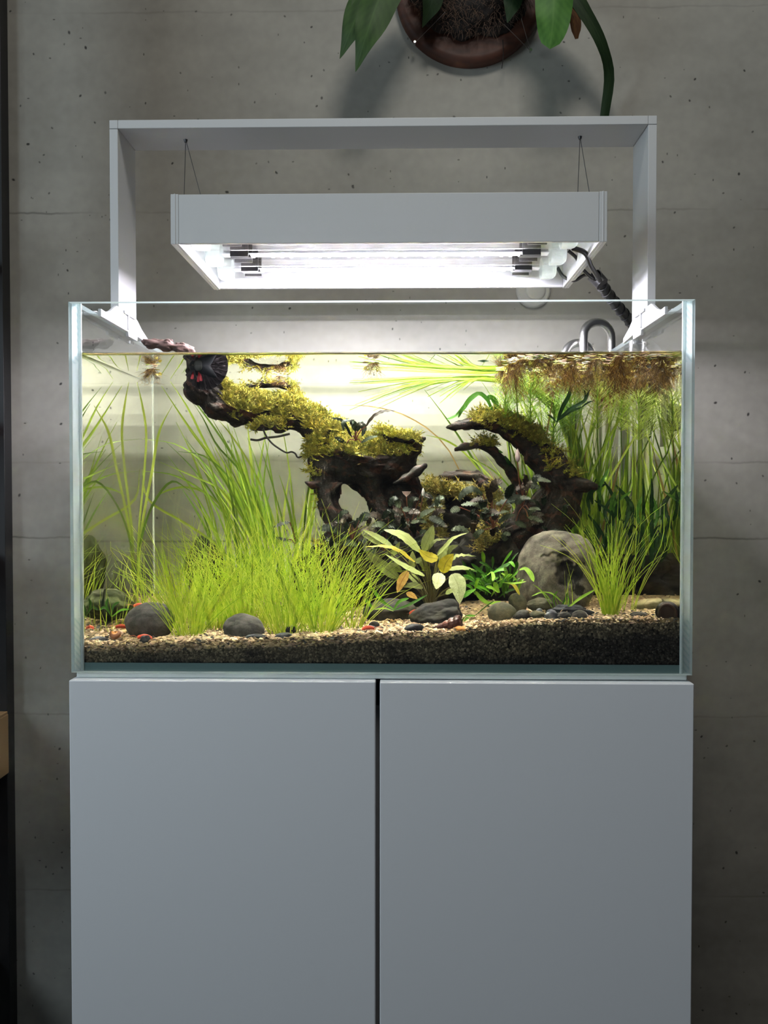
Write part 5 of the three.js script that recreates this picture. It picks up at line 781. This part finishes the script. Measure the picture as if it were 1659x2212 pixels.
// ---------------------------------------------------------------- things on the wall
{
  const b = thing('wall_button', 'round white blank cover plate on the wall behind tank', 'cover plate', air(1152, 628, WALL_Z + 0.001).toArray());
  part(b, 'plate', new THREE.LatheGeometry([[0, 0.005], [0.0255, 0.005], [0.029, 0.0035], [0.0305, 0]].map(([x, y]) => new THREE.Vector2(x + 0.0001, y)), 40).rotateX(Math.PI / 2), mat(C(0.48, 0.48, 0.45), 0.5));
  part(b, 'cap', new THREE.LatheGeometry([[0.0001, 0.009], [0.013, 0.0085], [0.0165, 0.0065], [0.0175, 0.004]].map(([x, y]) => new THREE.Vector2(x, y)), 36).rotateX(Math.PI / 2).translate(0.004, -0.001, 0), mat(C(0.5, 0.5, 0.47), 0.45));
}
{
  const D = 0.03, at = air(1014, -12, WALL_Z + 0.001), t = thing('mounted_fern', 'staghorn fern mounted on a round brown wooden plaque on wall', 'plant', at.toArray()), k = mmAir(WALL_Z + 0.03), Q = (x, y, z) => air(x, y, WALL_Z + z).sub(at);
  const woodTex = dataTexture(512, 128, (x, y) => { const v = clamp(0.5 + 0.8 * fbm(x * 0.012, y * 0.10, 2, 4), 0, 1); return [lerp(44, 92, v), lerp(22, 50, v), lerp(14, 32, v)]; }, true);
  const R = 161 * k, pl = new THREE.LatheGeometry([[0.0001, 0.024], [R * 0.9, 0.024], [R * 0.97, 0.02], [R, 0.012], [R * 0.99, 0.0]].map(([x, y]) => new THREE.Vector2(x, y)), 72).rotateX(Math.PI / 2); { const p = pl.attributes.position, u = pl.attributes.uv; for (let i = 0; i < p.count; i++) u.setXY(i, p.getX(i) * 3, p.getY(i) * 6); }
  part(t, 'plaque', pl, new THREE.MeshStandardMaterial({ map: woodTex, roughness: 0.6 }));
  part(t, 'crack', tube([Q(1084, 148, 0.0245), Q(1087, 122, 0.0248), Q(1086, 86, 0.0248)], 0.0007, 8, 5), mat(C(0.008, 0.005, 0.004), 0.9));
  const lump = stoneGeometry(140 * k, 112 * k, 0.05, 5, 0.24, 1.6, 24).translate(0, 0.004, 0.02); part(t, 'root_ball', lump, stoneMat([14, 11, 9], [44, 34, 28], 71));
  const r = seeded(901), fib = new Strips(); for (let i = 0; i < 2400; i++) { const a = r() * 6.283, q = Math.sqrt(r()), p = V(Math.cos(a) * q * 140 * k, Math.sin(a) * q * 114 * k + 0.004, 0.02 + 0.052 * Math.sqrt(1 - q * q * 0.9)), d = V(r() - 0.5, r() - 0.7, (r() - 0.3)).multiplyScalar(0.014); fib.add([p, p.clone().add(d), p.clone().addScaledVector(d, 1.6).add(V((r() - 0.5) * 0.008, -0.004, 0))], 0.0008, V(r() - 0.5, r() - 0.5, 1), { seg: 3, cols: 1, prof: (q) => 1 - 0.6 * q }); }
  part(t, 'root_fibres', fib.build(), mat(C(0.085, 0.05, 0.032), 0.9, { side: THREE.DoubleSide })).userData.kind = 'stuff';
  const line = mat(C(0.12, 0.10, 0.09), 0.4); for (const [a, b] of [[[896, 93], [962, 26]], [[1146, 110], [1088, 52]], [[1146, 110], [1126, 40]]]) part(t, 'tie_line', tube([Q(...a, 0.022), Q((a[0] + b[0]) / 2, (a[1] + b[1]) / 2, 0.05), Q(...b, 0.07)], 0.0005, 8, 5), line);
  for (const [x, y] of [[896, 93], [1146, 110]]) part(t, 'pin', new THREE.CylinderGeometry(0.0022, 0.0016, 0.01, 10).rotateX(Math.PI / 2).translate(...Q(x, y, 0.024).toArray()), mat(C(0.5, 0.5, 0.5), 0.3, { metalness: 1 }));
  const greenMat = foliage(WHITE, leafMap([44, 66, 34], [66, 92, 46], [70, 96, 52], 21), 0.12, 0.55), paleMat = foliage(WHITE, leafMap([58, 100, 42], [86, 132, 58], [90, 130, 64], 22), 0.2, 0.55), deepMat = foliage(WHITE, leafMap([28, 44, 26], [44, 64, 36], [50, 66, 42], 23), 0.1, 0.55), brownTip = foliage(WHITE, leafMap([62, 40, 26], [104, 72, 40], [90, 60, 40], 24), 0.15, 0.6);
  const frond = (list, w, m, prof, face = V(0, 0.2, 1)) => part(t, 'frond', strip(list.map(([x, y, z]) => Q(x, y, z)), w * k, face, { seg: 18, cols: 6, prof, fold: -0.15, wave: 0.05, waves: 1.5 }), m);
  const taper = (t2) => Math.pow(Math.max(0, Math.sin(Math.PI * (0.22 + 0.78 * t2))), 0.8) * (1 - 0.35 * smooth(0.55, 1, t2)) + 0.015;
  frond([[890, -60, 0.09], [800, -20, 0.12], [762, 56, 0.12], [734, 127, 0.1]], 62, greenMat, taper); frond([[890, -60, 0.09], [830, -20, 0.13], [795, 66, 0.14], [768, 155, 0.12]], 74, greenMat, taper); frond([[890, -60, 0.09], [800, -50, 0.12], [772, 10, 0.12], [762, 40, 0.12]], 34, greenMat, taper);
  frond([[1080, -60, 0.09], [1190, -40, 0.13], [1196, 30, 0.14], [1188, 106, 0.13]], 78, paleMat, (q) => Math.min(1, 0.5 + q) * Math.pow(Math.max(0, 1 - Math.pow(q, 4)), 0.5) + 0.01);
  frond([[1100, -70, 0.08], [1230, -20, 0.1], [1268, 30, 0.1], [1300, 92, 0.09], [1316, 160, 0.06], [1306, 252, 0.03]], 34, deepMat, (q) => 1.1 * (1 - 0.5 * q));
  frond([[1190, -40, 0.09], [1216, 10, 0.1], [1240, 34, 0.1], [1246, 84, 0.09]], 24, brownTip, (q) => 0.6 + 0.5 * Math.sin(q * 3) - 0.4 * smooth(0.85, 1, q));
  frond([[930, -50, 0.08], [934, 0, 0.08], [912, 60, 0.06]], 44, deepMat, taper); frond([[1110, -50, 0.08], [1108, 0, 0.08], [1096, 50, 0.07]], 40, deepMat, taper);
}
// shelving at the left edge
{
  const s = thing('shelf_unit', 'black shelf unit with brown boards, at the left picture edge', 'shelf', [0, 0, 0]), x = (y) => air(13.5, y, WALL_Z + 0.02).x, black = mat(C(0.012, 0.012, 0.013), 0.5), brown = mat(C(0.12, 0.04, 0.025), 0.5);
  const X = air(12.5, 1100, WALL_Z + 0.03).x, B = (y) => air(5, y, WALL_Z + 0.05).y;
  part(s, 'post', rbox(0.02, 2.3, 0.03, 0.001, X - 0.0105, 1.15, WALL_Z + 0.017), black);
  part(s, 'post', rbox(0.03, 2.3, 0.03, 0.001, X - 0.2, 1.15, WALL_Z + 0.3), black);
  part(s, 'side_panel', box(0.012, 2.28, 0.25, X - 0.012, 1.15, WALL_Z + 0.37), black);  // unseen panel, added to keep window light off the left strip of wall
  part(s, 'back_panel', box(0.6, 2.28, 0.006, X - 0.32, 1.15, WALL_Z + 0.006), black);
  for (const y of [575, 925, 1215, 1700, 2100]) part(s, 'shelf_board', rbox(0.6, 0.028, 0.3, 0.002, X - 0.321, B(y), WALL_Z + 0.17), brown);
  single('cardboard_box', 'tan cardboard box on the shelf at the left picture edge', 'box', merge([rbox(0.2, 0.105, 0.2, 0.002, 0, 0, 0), rbox(0.198, 0.006, 0.198, 0.001, 0, 0.054, 0)]), mat(C(0.30, 0.19, 0.09), 0.8), [X - 0.0965, B(1700) + 0.0725, WALL_Z + 0.135]);
}
renderer.render(scene, camera);
